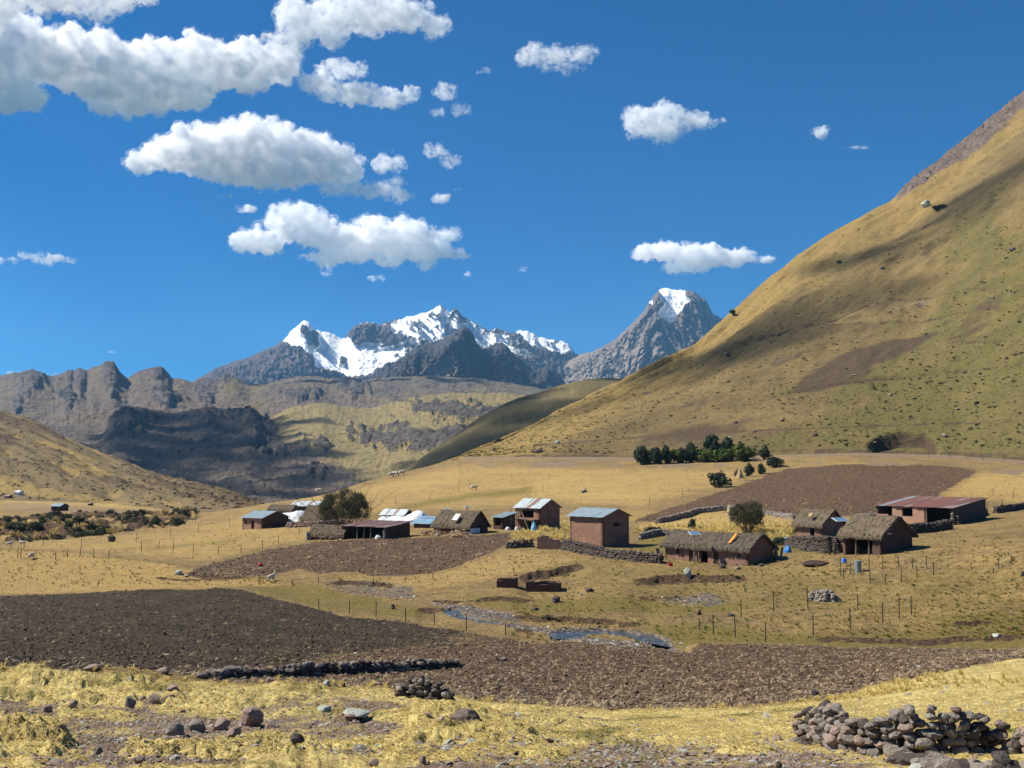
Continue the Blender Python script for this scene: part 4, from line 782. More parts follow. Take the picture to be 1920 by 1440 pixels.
TIN_R = M_metal('rusted_zinc', (.40, .44, .46), (.32, .085, .055), 1.0, .6); RUST = M_metal('rust_sheet', (.21, .095, .072), (.2, .06, .04), 0, .7); TIN_RB = M_metal('red_brown_zinc', (.30, .24, .22), (.20, .11, .095), .8, .65)
TIN_B = M_metal('blue_zinc', (.20, .34, .46), (.2, .2, .2))
def M_simple(name, c1, c2, sc=4, rough=.9, bd=.02, spec=.2, bs=.5, det=5, metal=0, stretch=(1, 1, 1)):
    t = NT(name); n = t.noise(t.scale(t.obc(), stretch), sc, det, .65); return t.bsdf(t.mix(t.mr(n, .35, .65), c1, c2), rough, n, bs, bd, spec, metal)
THATCH = M_simple('old_thatch', (.055, .045, .036), (.175, .14, .10), 9, .98, .06, .1, 1, 7, stretch=(3.5, 1, 1))
THATCH_L = M_simple('pale_thatch', (.085, .067, .046), (.22, .17, .115), 9, .98, .06, .1, 1, 7, stretch=(3.5, 1, 1))
THATCH_Y = M_simple('straw_patch', (.30, .22, .12), (.40, .31, .17), 9)
WOOD = M_simple('weathered_wood', (.12, .09, .065), (.26, .20, .145), 6, .85, .01, stretch=(3, 3, .4))
WOOD_D = M_simple('dark_wood', (.035, .026, .02), (.075, .055, .04), 6, .85, .01)
FIRE = M_simple('split_firewood', (.42, .29, .17), (.24, .15, .09), 5, .85)
def M_stone(name, c1, c2, c3):
    t = NT(name); O = t.obc(); r = t.n('ShaderNodeObjectInfo').outputs['Random']
    P = t.pos(); n = t.noise(P, 8, 7, .72); n2 = t.noise(P, 1.3, 3); n3 = t.noise(P, 22, 3, .6)
    c = t.mix(t.mr(n, .36, .64), c1, c2); c = t.mix(t.mr(n2, .48, .62, 0, .6), c, c3)
    c = t.mix(t.mr(r, 0, 1, 0, .55), c, tuple(x*1.5 for x in c3)); c = t.mix(t.mr(n, .60, .68, 0, .5), c, (.36, .35, .29)); c = t.mix(t.mr(n3, .54, .7, 0, .5), c, tuple(x*.5 for x in c1))
    return t.bsdf(c, .9, t.math('ADD', n, t.math('MULTIPLY', n3, .5)), 1.0, .07, spec=.25)
STONE = M_stone('grey_brown_stone', (.15, .135, .118), (.28, .25, .22), (.21, .17, .14))
STONE_D = M_stone('dark_stone', (.045, .038, .034), (.11, .09, .078), (.08, .06, .05))
STONE_P = M_stone('pinkish_stone', (.22, .165, .135), (.33, .26, .215), (.27, .185, .145))
STONE_G = M_stone('pale_green_grey_stone', (.34, .36, .32), (.46, .47, .42), (.28, .30, .26))
TARP = M_simple('white_tarpaulin', (.62, .66, .68), (.80, .82, .82), 1.5, .5, .04, .4)
BLUE = M_simple('blue_plastic', (.03, .16, .50), (.05, .24, .62), 3, .45, .02, .5); CYAN = M_simple('light_blue_plastic', (.15, .42, .60), (.25, .55, .70), 3, .5, .02, .4)
RED = M_simple('red_plastic', (.45, .02, .05), (.35, .02, .04), 3, .5); ORANGE = M_simple('orange_sheet', (.75, .30, .03), (.6, .24, .03), 3, .6)
WHITE = M_simple('white_paint', (.7, .7, .68), (.6, .6, .58), 3, .7); GREYB = M_simple('grey_drum_paint', (.22, .27, .28), (.16, .2, .2), 3, .5)
PANEL = M_simple('solar_cells', (.10, .17, .28), (.16, .24, .36), 2, .12, .0, .8); BLACK = M_simple('interior_shade', (.012, .01, .009), (.02, .017, .014), 3)  # near-black for openings and bays, their shade put into the colour
WOOL = M_simple('cream_wool', (.62, .55, .42), (.50, .43, .31), 14, 1, .03); SOIL = M_simple('dark_soil', (.035, .026, .02), (.08, .058, .042), 8, 1, .06, .1, 1)
def M_leaf(name, c1, c2, tr=.3):
    t = NT(name); r = t.noise(t.obc(), 2.2, 4, .6); return t.bsdf(t.mix(t.mr(r, .35, .65), c1, c2), .7, None, spec=.2, trans=tr)
LEAF = M_leaf('dark_evergreen_leaf', (.022, .034, .018), (.06, .075, .035)); LEAF_G = M_leaf('bright_green_leaf', (.055, .085, .012), (.11, .14, .025)); LEAF_O = M_leaf('olive_leaf', (.06, .06, .035), (.125, .115, .065)); LEAF_Y = M_leaf('golden_straw_leaf', (.42, .31, .11), (.56, .42, .17))
TWIG = M_leaf('bare_twig', (.09, .07, .055), (.17, .13, .10), .05)
GRASS_Y = M_leaf('golden_bunchgrass', (.60, .48, .17), (.82, .67, .29), .35); GRASS_O = M_leaf('ochre_bunchgrass', (.36, .25, .09), (.55, .40, .15), .3); GRASS_G = M_leaf('green_bunchgrass', (.11, .14, .025), (.26, .27, .055), .35)

# ------------------------------------------------------------------ scatter by geometry nodes
def gnscatter(name, pts, rot, scl, srcs, mat=None):
    me = bpy.data.meshes.new(name); me.vertices.add(len(pts)); me.vertices.foreach_set('co', np.asarray(pts, np.float32).ravel())
    for nm, arr in (('rot', rot), ('scl', scl)):
        a = me.attributes.new(nm, 'FLOAT_VECTOR', 'POINT'); a.data.foreach_set('vector', np.asarray(arr, np.float32).ravel())
    o = link(name, me); g = bpy.data.node_groups.new(name, 'GeometryNodeTree')
    g.interface.new_socket('Geometry', in_out='INPUT', socket_type='NodeSocketGeometry'); g.interface.new_socket('Geometry', in_out='OUTPUT', socket_type='NodeSocketGeometry')
    N = g.nodes; i = N.new('NodeGroupInput'); ou = N.new('NodeGroupOutput'); ip = N.new('GeometryNodeInstanceOnPoints'); mp = N.new('GeometryNodeMeshToPoints')
    g.links.new(i.outputs[0], mp.inputs[0]); g.links.new(mp.outputs[0], ip.inputs['Points']); gi = N.new('GeometryNodeGeometryToInstance')
    for s in srcs:
        oi = N.new('GeometryNodeObjectInfo'); oi.inputs['Object'].default_value = s; g.links.new(oi.outputs['Geometry'], gi.inputs[0])
    g.links.new(gi.outputs[0], ip.inputs['Instance']); ip.inputs['Pick Instance'].default_value = True
    for nm, sock in (('rot', 'Rotation'), ('scl', 'Scale')):
        na = N.new('GeometryNodeInputNamedAttribute'); na.data_type = 'FLOAT_VECTOR'; na.inputs[0].default_value = nm; g.links.new(na.outputs[0], ip.inputs[sock])
    g.links.new(ip.outputs[0], ou.inputs[0]); m = o.modifiers.new('scatter', 'NODES'); m.node_group = g
    tag(o, kind='stuff'); return o
def src(me, mat): me.materials.append(mat); return bpy.data.objects.new(me.name, me)
rng = np.random.RandomState(11)

# ------------------------------------------------------------------ stones
def hull_mesh(name, n, seed, flat=.8, jit=.18, pw=1.0):
    r = np.random.RandomState(seed); p = r.normal(size=(n, 3)); p /= np.linalg.norm(p, axis=1)[:, None]; p = np.sign(p)*np.abs(p)**pw
    p *= (1+jit*r.uniform(-1, 1, (n, 1))); p[:, 2] *= flat; p *= .5/np.abs(p).max(0).mean()
    bm = bmesh.new()
    for q in p: bm.verts.new(q)
    bmesh.ops.convex_hull(bm, input=bm.verts)
    lo = [v for v in bm.verts if not v.link_faces]
    bmesh.ops.delete(bm, geom=lo, context='VERTS')
    me = bpy.data.meshes.new(name); bm.to_mesh(me); bm.free(); return me
def rock_mesh(name, seed, flat=.75):
    V, Fc = ico(3); V = V.copy(); r = np.random.RandomState(seed); o = r.uniform(0, 50, 3)
    V = np.sign(V)*np.abs(V)**.8; k = 1+.34*noise3(V*1.1+o)+.16*noise3(V*2.6+o)+.06*noise3(V*6+o)
    for _ in range(6):                                     # shear off facets
        n = r.normal(size=3); n /= np.linalg.norm(n); d = (V*k[:, None]) @ n; c = r.uniform(.6, .85); ex = np.clip(d-c, 0, 9); k = k*(1-.85*ex/np.maximum(np.linalg.norm(V*k[:, None], axis=1), .1))
    V = V*k[:, None]; V[:, 2] *= flat; V *= .5/np.abs(V).max(); me = mesh_np(name, V, Fc, True)
    try: me.set_sharp_from_angle(angle=math.radians(32))
    except Exception: pass
    return me
HULLS = {}
def hulls(mat, n=34, k=9):
    if mat.name not in HULLS:
        HULLS[mat.name] = [hull_mesh('stone', n, 100+i, .8, .10, .95) for i in range(k)]
        for m in HULLS[mat.name]: m.materials.append(mat)
    return HULLS[mat.name]
def place(parent, me, p, s, r, name='stone'):
    o = bpy.data.objects.new(name, me); COL.objects.link(o); o.location = p; o.scale = s; o.rotation_euler = r
    if parent: o.parent = parent
    return o
def path_pts(path):                                        # [(px, py_base, py_top)] -> world polyline with heights
    out = []
    for (px, pb, pt) in path:
        p = gp(px, pb); out.append((p, (pb-pt)*mpp(p)))
    return out
def stone_wall(name, path, size, label, cat, mat, asparts=True, layers=2, group=None, jitter=.3, seed=0, taper=True, mats=None):
    rnd = random.Random(seed); W = path_pts(path); root = empty(name, W[0][0], 0, label, cat, group); o0 = W[0][0]
    items = []
    for (a, ha), (b, hb) in zip(W[:-1], W[1:]):
        d = (b-a); L = math.hypot(d.x, d.y); u = Vector((d.x, d.y, 0))/max(L, 1e-6); nrm = Vector((-u.y, u.x, 0)); n = max(1, int(L/(size*.82)))
        for i in range(n):
            t0 = (i+.5)/n
            for ly in range(layers):
                h = ha+(hb-ha)*t0; z = size*.25
                while z < h+.02:
                    t = t0+rnd.uniform(-.35, .35)/n; c = a+(b-a)*t; s = size*rnd.uniform(.75, 1.3)*(1.15 if z < size else (.85 if taper and z > h*.6 else 1))
                    off = (ly-(layers-1)/2)*size*.8*(1-.25*z/max(h, .1))+rnd.uniform(-.12, .12)*size
                    q = Vector((c.x, c.y, 0))+nrm*off; q.z = gz(q.x, q.y, BG)+z-size*.1
                    items.append((q, s, rnd)); 
                    q2 = (q, s)
                    z += size*.62*rnd.uniform(.85, 1.2)
    hm = [h for m in (mats or [mat]) for h in hulls(m)]
    items.sort(key=lambda t_: math.hypot(t_[0].x, t_[0].y)); rest = items[300:] if asparts else items
    if asparts:
        for (q, s, _) in items[:300]:
            place(root, rnd.choice(hm), q-o0, (s*rnd.uniform(.95, 1.35), s*rnd.uniform(.8, 1.1), s*rnd.uniform(.7, .95)), (rnd.uniform(-jitter, jitter), rnd.uniform(-jitter, jitter), rnd.uniform(0, 6.28)))
    if rest:
        base = [(np.array([v.co[:] for v in m.vertices]), [tuple(p.vertices) for p in m.polygons]) for m in hulls(mat)]
        mb = MB()
        for (q, s, _) in rest:
            bv, bf = rnd.choice(base); R = Euler((rnd.uniform(-.4, .4), rnd.uniform(-.4, .4), rnd.uniform(0, 6.28))).to_matrix(); S = Vector((s*1.15, s, s*.85))
            mb.add([R @ Vector((v[0]*S.x, v[1]*S.y, v[2]*S.z))+(q-o0) for v in bv], bf)
        tag(mb.build('stonework', mat, root), kind='stuff')
    return root

# ------------------------------------------------------------------ houses
def wall_open(L, H, ops, th=.32, z0=-.9):
    """front wall in the plane y=0..th, x in [-L,0]; ops = [(x0,x1,z0,z1)] openings"""
    mb = MB(); xs = sorted({-L, 0.0}|{o[0] for o in ops}|{o[1] for o in ops}); zs = sorted({z0, H}|{o[2] for o in ops}|{o[3] for o in ops})
    for i in range(len(xs)-1):
        run = None
        for k in range(len(zs)-1):
            cx, cz = (xs[i]+xs[i+1])/2, (zs[k]+zs[k+1])/2
            if any(o[0] < cx < o[1] and o[2] < cz < o[3] for o in ops):
                if run is not None: mb.box(xs[i], xs[i+1], 0, th, run, zs[k]); run = None
            elif run is None: run = zs[k]
        if run is not None: mb.box(xs[i], xs[i+1], 0, th, run, zs[-1])
    return mb
def gable_mb(W, H, rise, x, th=.32, z0=-.9, mono=0):
    if mono: prof = [(0, z0), (W, z0), (W, H+rise), (0, H)]
    else: prof = [(0, z0), (W, z0), (W, H), (W/2, H+rise), (0, H)]
    mb = MB(); n = len(prof); vs = [(x-th, y, z) for y, z in prof]+[(x, y, z) for y, z in prof]
    mb.add(vs, [tuple(range(n-1, -1, -1))[::-1][::-1], tuple(range(n, 2*n))]+[(i, (i+1) % n, n+(i+1) % n, n+i) for i in range(n)]); return mb
def sheet_roof(root, L, W, H, rise, mat, over=.35, mono=0, sw=.85, seed=0, mats=None):
    """corrugated sheets, one object each; ridge along x"""
    rnd = random.Random(seed); runs = [((-over, H-over*rise/(W if mono else W/2)), (W+over, H+rise+over*rise/W))] if mono else [((-over, H-over*rise/(W/2)), (W/2+.02, H+rise+.01)), ((W+over, H-over*rise/(W/2)), (W/2-.02, H+rise+.015))]
    for (a, b) in runs:
        x = -L-over; k = 0
        while x < over-.05:
            w = min(sw, over-x); mb = MB(); m = 8; dz = .05+rnd.uniform(0, .03)+(k % 2)*.012; e = rnd.uniform(-.08, .08); vs = []
            for i in range(m+1):
                xx = x-.03+(w+.06)*i/m; zz = .028*(i % 2); vs += [(xx, a[0]+(e if a[0] < b[0] else -e), a[1]+dz+zz), (xx, b[0], b[1]+dz+zz)]
            fs = [(2*i, 2*i+2, 2*i+3, 2*i+1) for i in range(m)]; n = len(vs); vs += [(p[0], p[1], p[2]-.02) for p in vs]; fs += [(n+2*i+1, n+2*i+3, n+2*i+2, n+2*i) for i in range(m)]+[(2*i, n+2*i, n+2*i+2, 2*i+2) for i in range(m)]
            mb.add(vs, fs); mb.build('roof_sheet', rnd.choice(mats) if mats else mat, root); x += w; k += 1
def thatch_roof(root, L, W, H, rise, mat, over=.4, th=.2, seed=0, mono=0, shag=1.0):
    rnd = random.Random(seed); rs = np.random.RandomState(seed); nx, ny = max(10, int((L+2*over)/.16)), 26
    xs = np.linspace(-L-over, over, nx); ys = np.linspace(-over, W+over, ny)
    Xg, Yg = np.meshgrid(xs, ys, indexing='ij'); t = (np.clip(Yg/W, 0, 1) if mono else 1-np.abs(Yg-W/2)/(W/2)); Zg = H+rise*(t if mono else np.clip(t, -9, .93)+.0)+th
    sag = .10*np.sin(np.pi*np.clip((Xg+L)/L, 0, 1)); Zg = Zg-sag*np.clip(t, 0, 1)+.14*fbm(Xg+seed*7, Yg, 1.5, 3, seed=seed)+.07*fbm(Xg, Yg, .35, 3, .7, seed=seed+2)
    Yj = Yg+.05*rs.randn(*Yg.shape); Xj = Xg+.04*rs.randn(*Xg.shape); edge = np.zeros_like(Zg); edge[:, 0] = edge[:, -1] = 1
    Zg[:, 0] -= th*.75+.12*rs.rand(nx); Zg[:, -1] -= th*.75; Zg[0, :] -= .1*rs.rand(ny); Zg[-1, :] -= .1*rs.rand(ny)
    top = np.stack([Xj, Yj, Zg], -1).reshape(-1, 3); bot = top.copy(); bot[:, 2] -= th*.9; i = np.arange(nx*ny).reshape(nx, ny); n = nx*ny
    q = np.stack([i[:-1, :-1], i[1:, :-1], i[1:, 1:], i[:-1, 1:]], -1).reshape(-1, 4); fs = [q, (q+n)[:, ::-1]]
    for a in (i[:, 0], i[::-1, -1], i[0, ::-1], i[-1, :]): fs.append(np.stack([a[:-1]+n, a[1:]+n, a[1:], a[:-1]], -1))
    o = link('roof', mesh_np('thatch', np.concatenate([top, bot]), np.concatenate(fs), False), mat, root)
    mb = MB(); m = int((L+2*over)*(W+2*over)*26*shag)                                     # loose straw lying on the roof and hanging at the eaves
    for k in range(m):
        x = rnd.uniform(-L-over, over); y = rnd.choice((-over, rnd.uniform(-over, W+over), rnd.uniform(-over, W/2))); tt = min(max(y/W, 0), 1) if mono else 1-abs(y-W/2)/(W/2); z = H+rise*min(tt, .95)+th*(.95 if y > -over+.05 else rnd.uniform(0, .6))
        dy = (-1 if y < W/2 or mono else 1); ln = rnd.uniform(.12, .34); sl = rise/(W if mono else W/2); w = rnd.uniform(.02, .05); a = rnd.uniform(-.15, .15)
        if y <= -over+.05: mb.add([(x-w, y, z), (x+w, y, z), (x+a, y-rnd.uniform(.0, .12), z-ln)], [(0, 1, 2)])
        else: mb.add([(x-w, y, z), (x+w, y, z), (x+a, y+dy*ln, z-sl*ln*.75+rnd.uniform(0, .06))], [(0, 1, 2)])
    for k in range(int(W*30*shag)):                        # ragged gable edge
        y = rnd.uniform(-over, W+over); tt = 1-abs(y-W/2)/(W/2) if not mono else min(max(y/W, 0), 1); z = H+rise*min(tt, .95)+th*rnd.uniform(.1, .9); mb.add([(over, y-.04, z), (over, y+.04, z), (over+rnd.uniform(.03, .18), y, z-rnd.uniform(.05, .35))], [(0, 1, 2)])
    tag(mb.build('loose_straw', mat, root), kind='stuff'); return o
def house(name, px, py, theta, w1, w2, hpx, rpx, label, cat='house', wall=None, roof='tin', rmat=None, ops=(), gops=(), over=.35, mono=0, front=True, seed=0, door=None, sides=True, gable_wall=None, group=None, Hm=None, sink=.12, d=None, mats=None):
    p = gp(px, py) if d is None else at(px, py, d); k = mpp(p); th = math.radians(theta); L = w1*k/math.cos(th); W = w2*k/math.sin(th); H = Hm or hpx*k; rise = rpx*k
    p = Vector((p.x, p.y, p.z-sink)); root = empty(name, p, -th-math.atan2(p.x, p.y), label, cat, group); wall = wall or ADOBE
    if front is True: wall_open(L, H, [(a*L-L, b*L-L, c*H, e*H) for a, b, c, e in ops]).build('wall', wall, root)
    if sides:
        gable_mb(W, H, rise, 0, mono=mono).build('wall', gable_wall or wall, root); gable_mb(W, H, rise, -L+.32, mono=mono).build('wall', wall, root)
        b = wall_open(L-.66, H+(rise if mono else 0), []); b.v = [(x-.33, y+W-.33, z) for x, y, z in b.v]; b.build('wall', wall, root)
    for (a, b_, c, e) in gops:                              # small openings in the right gable: thin black panel paints their shade, plus lintel
        MB().box(.004, .03, a*W, b_*W, c*H, e*H).build('window', BLACK, root)
        MB().box(.004, .07, a*W-.12, b_*W+.12, e*H+.002, e*H+.12).build('lintel', WOOD_D, root)
    if roof == 'tin': sheet_roof(root, L, W, H, rise, rmat or TIN, over, mono, seed=seed, mats=mats)
    else: thatch_roof(root, L, W, H, rise, rmat or THATCH, max(over, .4), seed=seed, mono=mono)
    root['dims'] = (L, W, H, rise); return root, L, W, H, k
def post_(root, x, y, z0, z1, r=.06, mat=None, name='post'): return MB().tube((x, y, z0), (x+.04, y, z1), r, r*.85).build(name, mat or WOOD, root)
# ================================================================== THE VILLAGE
# tall windowless adobe storehouse
r, L, W, H, k = house('tall_house', 1130, 1026, 45, 62, 50, 58, 13, 'tall square adobe storehouse with a blue-grey metal roof, standing behind the long rubble wall', gops=((.42, .62, .68, .76),), over=.45)
# two storey house with a balcony
r, L, W, H, k = house('two_storey_house', 1012, 994, 44, 46, 38, 43, 15, 'two storey adobe house with a rust streaked metal roof and a pole balcony', rmat=TIN_P, ops=((.2, .75, .55, .86), (.55, .75, 0, .42)), seed=2)
MB().box(-L+.2, -.1, -1.5, -.02, H*.46, H*.46+.12).build('balcony_floor', WOOD, r)
for x in (-L+.3, -L*.6, -.3): post_(r, x, -1.4, -.6, H*.98 if x < -1 else H*.5, .07)
for z in (.62, .74): MB().tube((-L+.3, -1.42, H*z), (-L*.55, -1.42, H*z), .035).build('rail', WOOD, r)
MB().tube((-L*.5, -1.5, H*.95), (.2, -2.2, -.2), .05).build('ladder_pole', WOOD, r); MB().tube((-L*.45, -1.6, H*.8), (.3, -2.4, -.2), .05).build('ladder_pole', WOOD, r)
MB().tube((.15, W*.4, -.2), (.15, W*.4, H*1.05), .05).build('downpipe', WOOD, r)
# small tin roofed shed beside it
r, L, W, H, k = house('shed', 942, 993, 42, 17, 24, 24, 7, 'small open fronted shed with a blue metal roof, left of the two storey house', 'shed', rmat=TIN, ops=((.12, .88, .35, .95),), mono=1, over=.4, seed=3, wall=ADOBE_D)
# left barn
r, L, W, H, k = house('barn', 491, 992, 45, 35, 48, 21, 11, 'long low barn with a sky blue metal roof, leftmost building of the hamlet', 'barn', rmat=TIN, ops=((.1, .2, .45, .8), (.45, .6, .0, .75)), seed=4, wall=ADOBE_L, gable_wall=ADOBE_D)  # right gable in darker adobe than the front, its shade put into the colour
# thatched house in the centre
r, L, W, H, k = house('thatched_house', 880, 1001, 40, 68, 35, 17, 26, 'thatched adobe house with firewood heaped along its front', wall=ADOBE_D, roof='th', rmat=THATCH_L, seed=5, gops=((.4, .62, .1, .9),))
MB().box(-L*.45, -L*.32, -.3, W*.22, 0, .05, Matrix.Translation((0, 0, H+.9)) @ Matrix.Rotation(.75, 4, 'X')).build('white_sheet', TARP, r)
MB().box(.3, .42, -.2, W*.45, -.2, .9).build('door_board', WHITE, r)
# long thatched house
r, L, W, H, k = house('long_thatched_house', 1403, 1061, 36, 158, 46, 33, 24, 'long low adobe house with a shaggy dark thatch roof and an orange strip on it', roof='th', rmat=THATCH, seed=6,
                      ops=((.30, .38, -.2, .82), (.44, .53, -.2, .95), (.60, .66, .0, .9), (.14, .18, .45, .7), (.88, .91, .5, .68)), over=.38)
Ms = Matrix.Translation((-L*.22, .35, H+.62)) @ Matrix.Rotation(.62, 4, 'X'); MB().box(-.14, .14, -.3, 1.25, 0, .05, Ms).build('orange_strip', ORANGE, r)
for x in (.38, .44): MB().tube((-L+x*L, -.25, -.3), (-L+x*L, -.25, H*.95), .07).build('post', WOOD, r)
for a, b in ((.30, .38), (.60, .66)): MB().box(-L+a*L+.04, -L+b*L-.04, .12, .18, -.2, H*.80).build('door', WOOD_D, r)
# thatched hut behind
r, L, W, H, k = house('thatched_hut', 1541, 1006, 38, 46, 38, 24, 24, 'small thatched adobe hut behind the stone heap, left of the bigger hut', 'hut', roof='th', rmat=THATCH_L, seed=7, ops=((.55, .72, 0, .85),), over=.35)
MB().box(-L*.5, -L*.38, -.1, .5, 0, .06, Matrix.Translation((0, 0, H+.9)) @ Matrix.Rotation(.7, 4, 'X')).build('straw_patch', THATCH_Y, r)
# hut with the open front
r, L, W, H, k = house('thatched_hut', 1652, 1041, 40, 66, 54, 38, 31, 'thatched hut with an open post front and plain adobe gable at the right', 'hut', roof='th', rmat=THATCH_L, seed=8, front=False, over=.38, wall=ADOBE_D)
wall_open(L*.22, H, []).build('wall', ADOBE_D, r)
for x in (-L*.98, -L*.66, -L*.32, -.25): post_(r, x, .05, -.6, H+.05, .08)
for j, (x, s) in enumerate(((-L*.55, .5), (-L*.42, .35), (-L*.8, .4))): MB().box(x-s, x+s, 1.0, 1.6, -.3, .5+.1*j).build('stored_crate', WOOD_D, r)
MB().box(.004, .03, W*.22, W*.34, H*1.0, H*1.06).build('white_mark', WHITE, r)
# long shed with the red striped roof
r, L, W, H, k = house('long_shed', 1788, 984, 36, 133, 54, 30, 15, 'long shed with a red and grey striped metal roof and a dark stone end wall', 'shed', mats=[RUST, RUST, TIN, TIN_RB, TIN_RB], mono=1, seed=9, front=False, over=.3, wall=STONE_D)
wall_open(L*.42, H, [(-L*.42+L*.13, -L*.42+L*.27, H*.42, H*.92)]).build('wall', ADOBE_L, r).location.x = -L*.36
wall_open(L*.16, H*.5, []).build('wall', ADOBE_L, r).location.x = -L*.84
for x in (-L*.99, -L*.34, -L*.02): post_(r, x, .1, -.6, H, .11)
for i in range(7): place(r, hulls(STONE)[i % 9], (-.05, -.15, -.3+i*.3), (.5, .5, .34), (0, 0, i), 'pillar_stone')
MB().box(-L*.99, -.1, 2.2, 2.3, -.8, H*.98).build('shade_panel', BLACK, r)  # near-black panel, the open bays' shade put into its colour
# open shed in the centre
r, L, W, H, k = house('open_shed', 722, 1010, 40, 80, 47, 22, 7, 'open fronted shed with a flat reddish metal roof beside the big tree', 'shed', rmat=TIN_RB, mono=1, seed=10, front=False, over=.4, wall=ADOBE_D)
for x in (-L*.98, -L*.66, -L*.5, -L*.34, -.1): post_(r, x, .05, -.6, H, .11)
for i in range(6): place(r, hulls(STONE)[i % 9], (0, -.1, -.3+i*.32), (.6, .6, .36), (0, 0, i), 'pillar_stone')
MB().box(-L*.99, -.1, W*.5, W*.52, -.8, H*.98).build('shade_panel', BLACK, r)  # black sheet halfway back paints the dark of the open front
# thatched lean-to
r, L, W, H, k = house('lean_to', 642, 1012, 35, 58, 16, 13, 14, 'low sagging thatched lean-to joined to the left of the open shed', 'hut', roof='th', rmat=THATCH_L, seed=11, wall=ADOBE_D, over=.4)
MB().box(-L-.5, -L-.38, -.6, .5, -.4, H*1.1).build('white_board', WHITE, r)
# sheds behind the trees
house('small_shed', 757, 972, 38, 42, 16, 8, 9, 'small shed with a pale corrugated roof peeping over the white tarpaulin', 'shed', rmat=TIN_P, seed=12, wall=ADOBE_D)
house('blue_roof_shed', 806, 990, 40, 30, 12, 10, 9, 'tiny lean-to with a bright blue sheet roof left of the firewood', 'shed', rmat=TIN_B, mono=1, seed=13, wall=ADOBE_D)
house('metal_roof_house', 592, 957, 42, 46, 22, 9, 8, 'house with a pale blue metal roof behind the feathery bush', rmat=TIN_P, seed=14, wall=ADOBE_D, d=225)
house('brown_roof_house', 546, 962, 35, 40, 12, 8, 7, 'low house with a brown thatch strip roof behind the white tarpaulin roof', roof='th', rmat=THATCH_L, seed=15, wall=ADOBE_D, d=222)
house('conical_hut', 606, 984, 42, 36, 22, 14, 22, 'brown thatched hut with a steep roof half hidden by the big tree', 'hut', roof='th', rmat=THATCH_L, seed=16, d=205, wall=ADOBE_D)
# white tarpaulins
def tarp(px, py, w, h, dpt, label, seed, peaks=(1,), rot=0.0, d=None):
    p = gp(px, py) if d is None else at(px, py, d); k = mpp(p); nx, ny = 40, 16; u = np.linspace(0, 1, nx); v = np.linspace(0, 1, ny); U, V = np.meshgrid(u, v, indexing='ij')
    prof = sum(a*np.exp(-((U-c)/s)**2) for c, s, a in peaks); z = h*k*np.clip(prof, 0, 1.2)*np.sin(np.pi*V)**.6; z = z+.22*ridged(U*w*k, V*dpt, 1.6, 4, seed=seed)*(z > .05)
    X_ = (U-.5)*w*k; Y_ = V*dpt; z = z-.3*(V < .02)-.1
    i = np.arange(nx*ny).reshape(nx, ny); q = np.stack([i[:-1, :-1], i[1:, :-1], i[1:, 1:], i[:-1, 1:]], -1).reshape(-1, 4)
    me = mesh_np('tarpaulin', np.stack([X_, Y_, z], -1).reshape(-1, 3), q, False); o = link('tarpaulin', me, TARP); o.location = p; o.rotation_euler = (0, 0, rot); tag(o, label, 'tarpaulin'); 
    m = o.modifiers.new('t', 'SOLIDIFY'); m.thickness = .03; return o
tarp(756, 985, 104, 25, 4.5, 'crumpled white tarpaulin over a heap behind the open shed', 3, ((.75, .22, 1.0), (.3, .3, .62), (.05, .1, .3)), -.15)
tarp(527, 975, 66, 15, 7, 'white tarpaulin roof right behind the leftmost barn', 4, ((.35, .4, .75), (.85, .25, .9)), -.3, 215)
# distant huts on the left plain
house('distant_hut', 113, 958, 45, 15, 13, 9, 4, 'lone grey metal roofed hut on the far plain at left', 'hut', rmat=TIN, seed=17, wall=ADOBE_D, ops=((.3, .6, 0, .7),))
house('distant_hut', 170, 948, 45, 5, 4, 4, 1.5, 'tiny brown hut right of the lone hut on the far plain', 'hut', rmat=TIN_RB, seed=18, wall=ADOBE_D, over=.15)
house('distant_hut', 36, 929, 45, 8, 7, 6, 3, 'tiny white walled house at the foot of the left hill', 'house', rmat=TIN_P, seed=19, wall=WHITE, over=.2)
house('distant_hut', 17, 934, 45, 7, 5, 4, 2, 'tiny brown hut left of the tiny white walled house', 'hut', rmat=TIN_RB, seed=20, wall=ADOBE_D, over=.2)
# roofless pens by the stream
def pen(px, py, w, h, dp, label, seed, mat):
    p = gp(px, py); k = mpp(p); root = empty('adobe_pen', p, -.15, label, 'pen'); w *= k; h *= k; rnd = random.Random(seed)
    for (x0, x1, y0, y1) in ((-w, 0, 0, .3), (-w, 0, dp-.3, dp), (-w, -w+.3, .31, dp-.31), (-.3, 0, .31, dp-.31)):
        n = max(1, int((x1-x0)/.5))
        for i in range(n): MB().box(x0+(x1-x0)*i/n+.005, x0+(x1-x0)*(i+1)/n-.005, y0, y1, -.5, h*rnd.uniform(.72, 1.05)).build('wall_block', mat, root)
    return root
pen(966, 1103, 35, 18, 1.8, 'small dark roofless adobe pen on the grass above the stream, left one', 1, ADOBE_D)
pen(1048, 1110, 62, 17, 2.2, 'wider roofless pen of crumbling adobe above the stream, right one', 2, ADOBE_D)
# ruined adobe wall piece in the rubble wall
p = gp(1036, 1030); k = mpp(p); root = empty('ruined_wall', p, -.2, 'stub of ruined pinkish adobe wall between the rubble walls, below the two storey house', 'wall')
for i in range(8): MB().box(-1.9+i*.46, -1.9+i*.46+.45, 0, .4, -.5, (1.5, 1.7, 1.65, 1.4, 1.15, 1.2, .9, .8)[i]).build('wall_block', ADOBE_L, root)

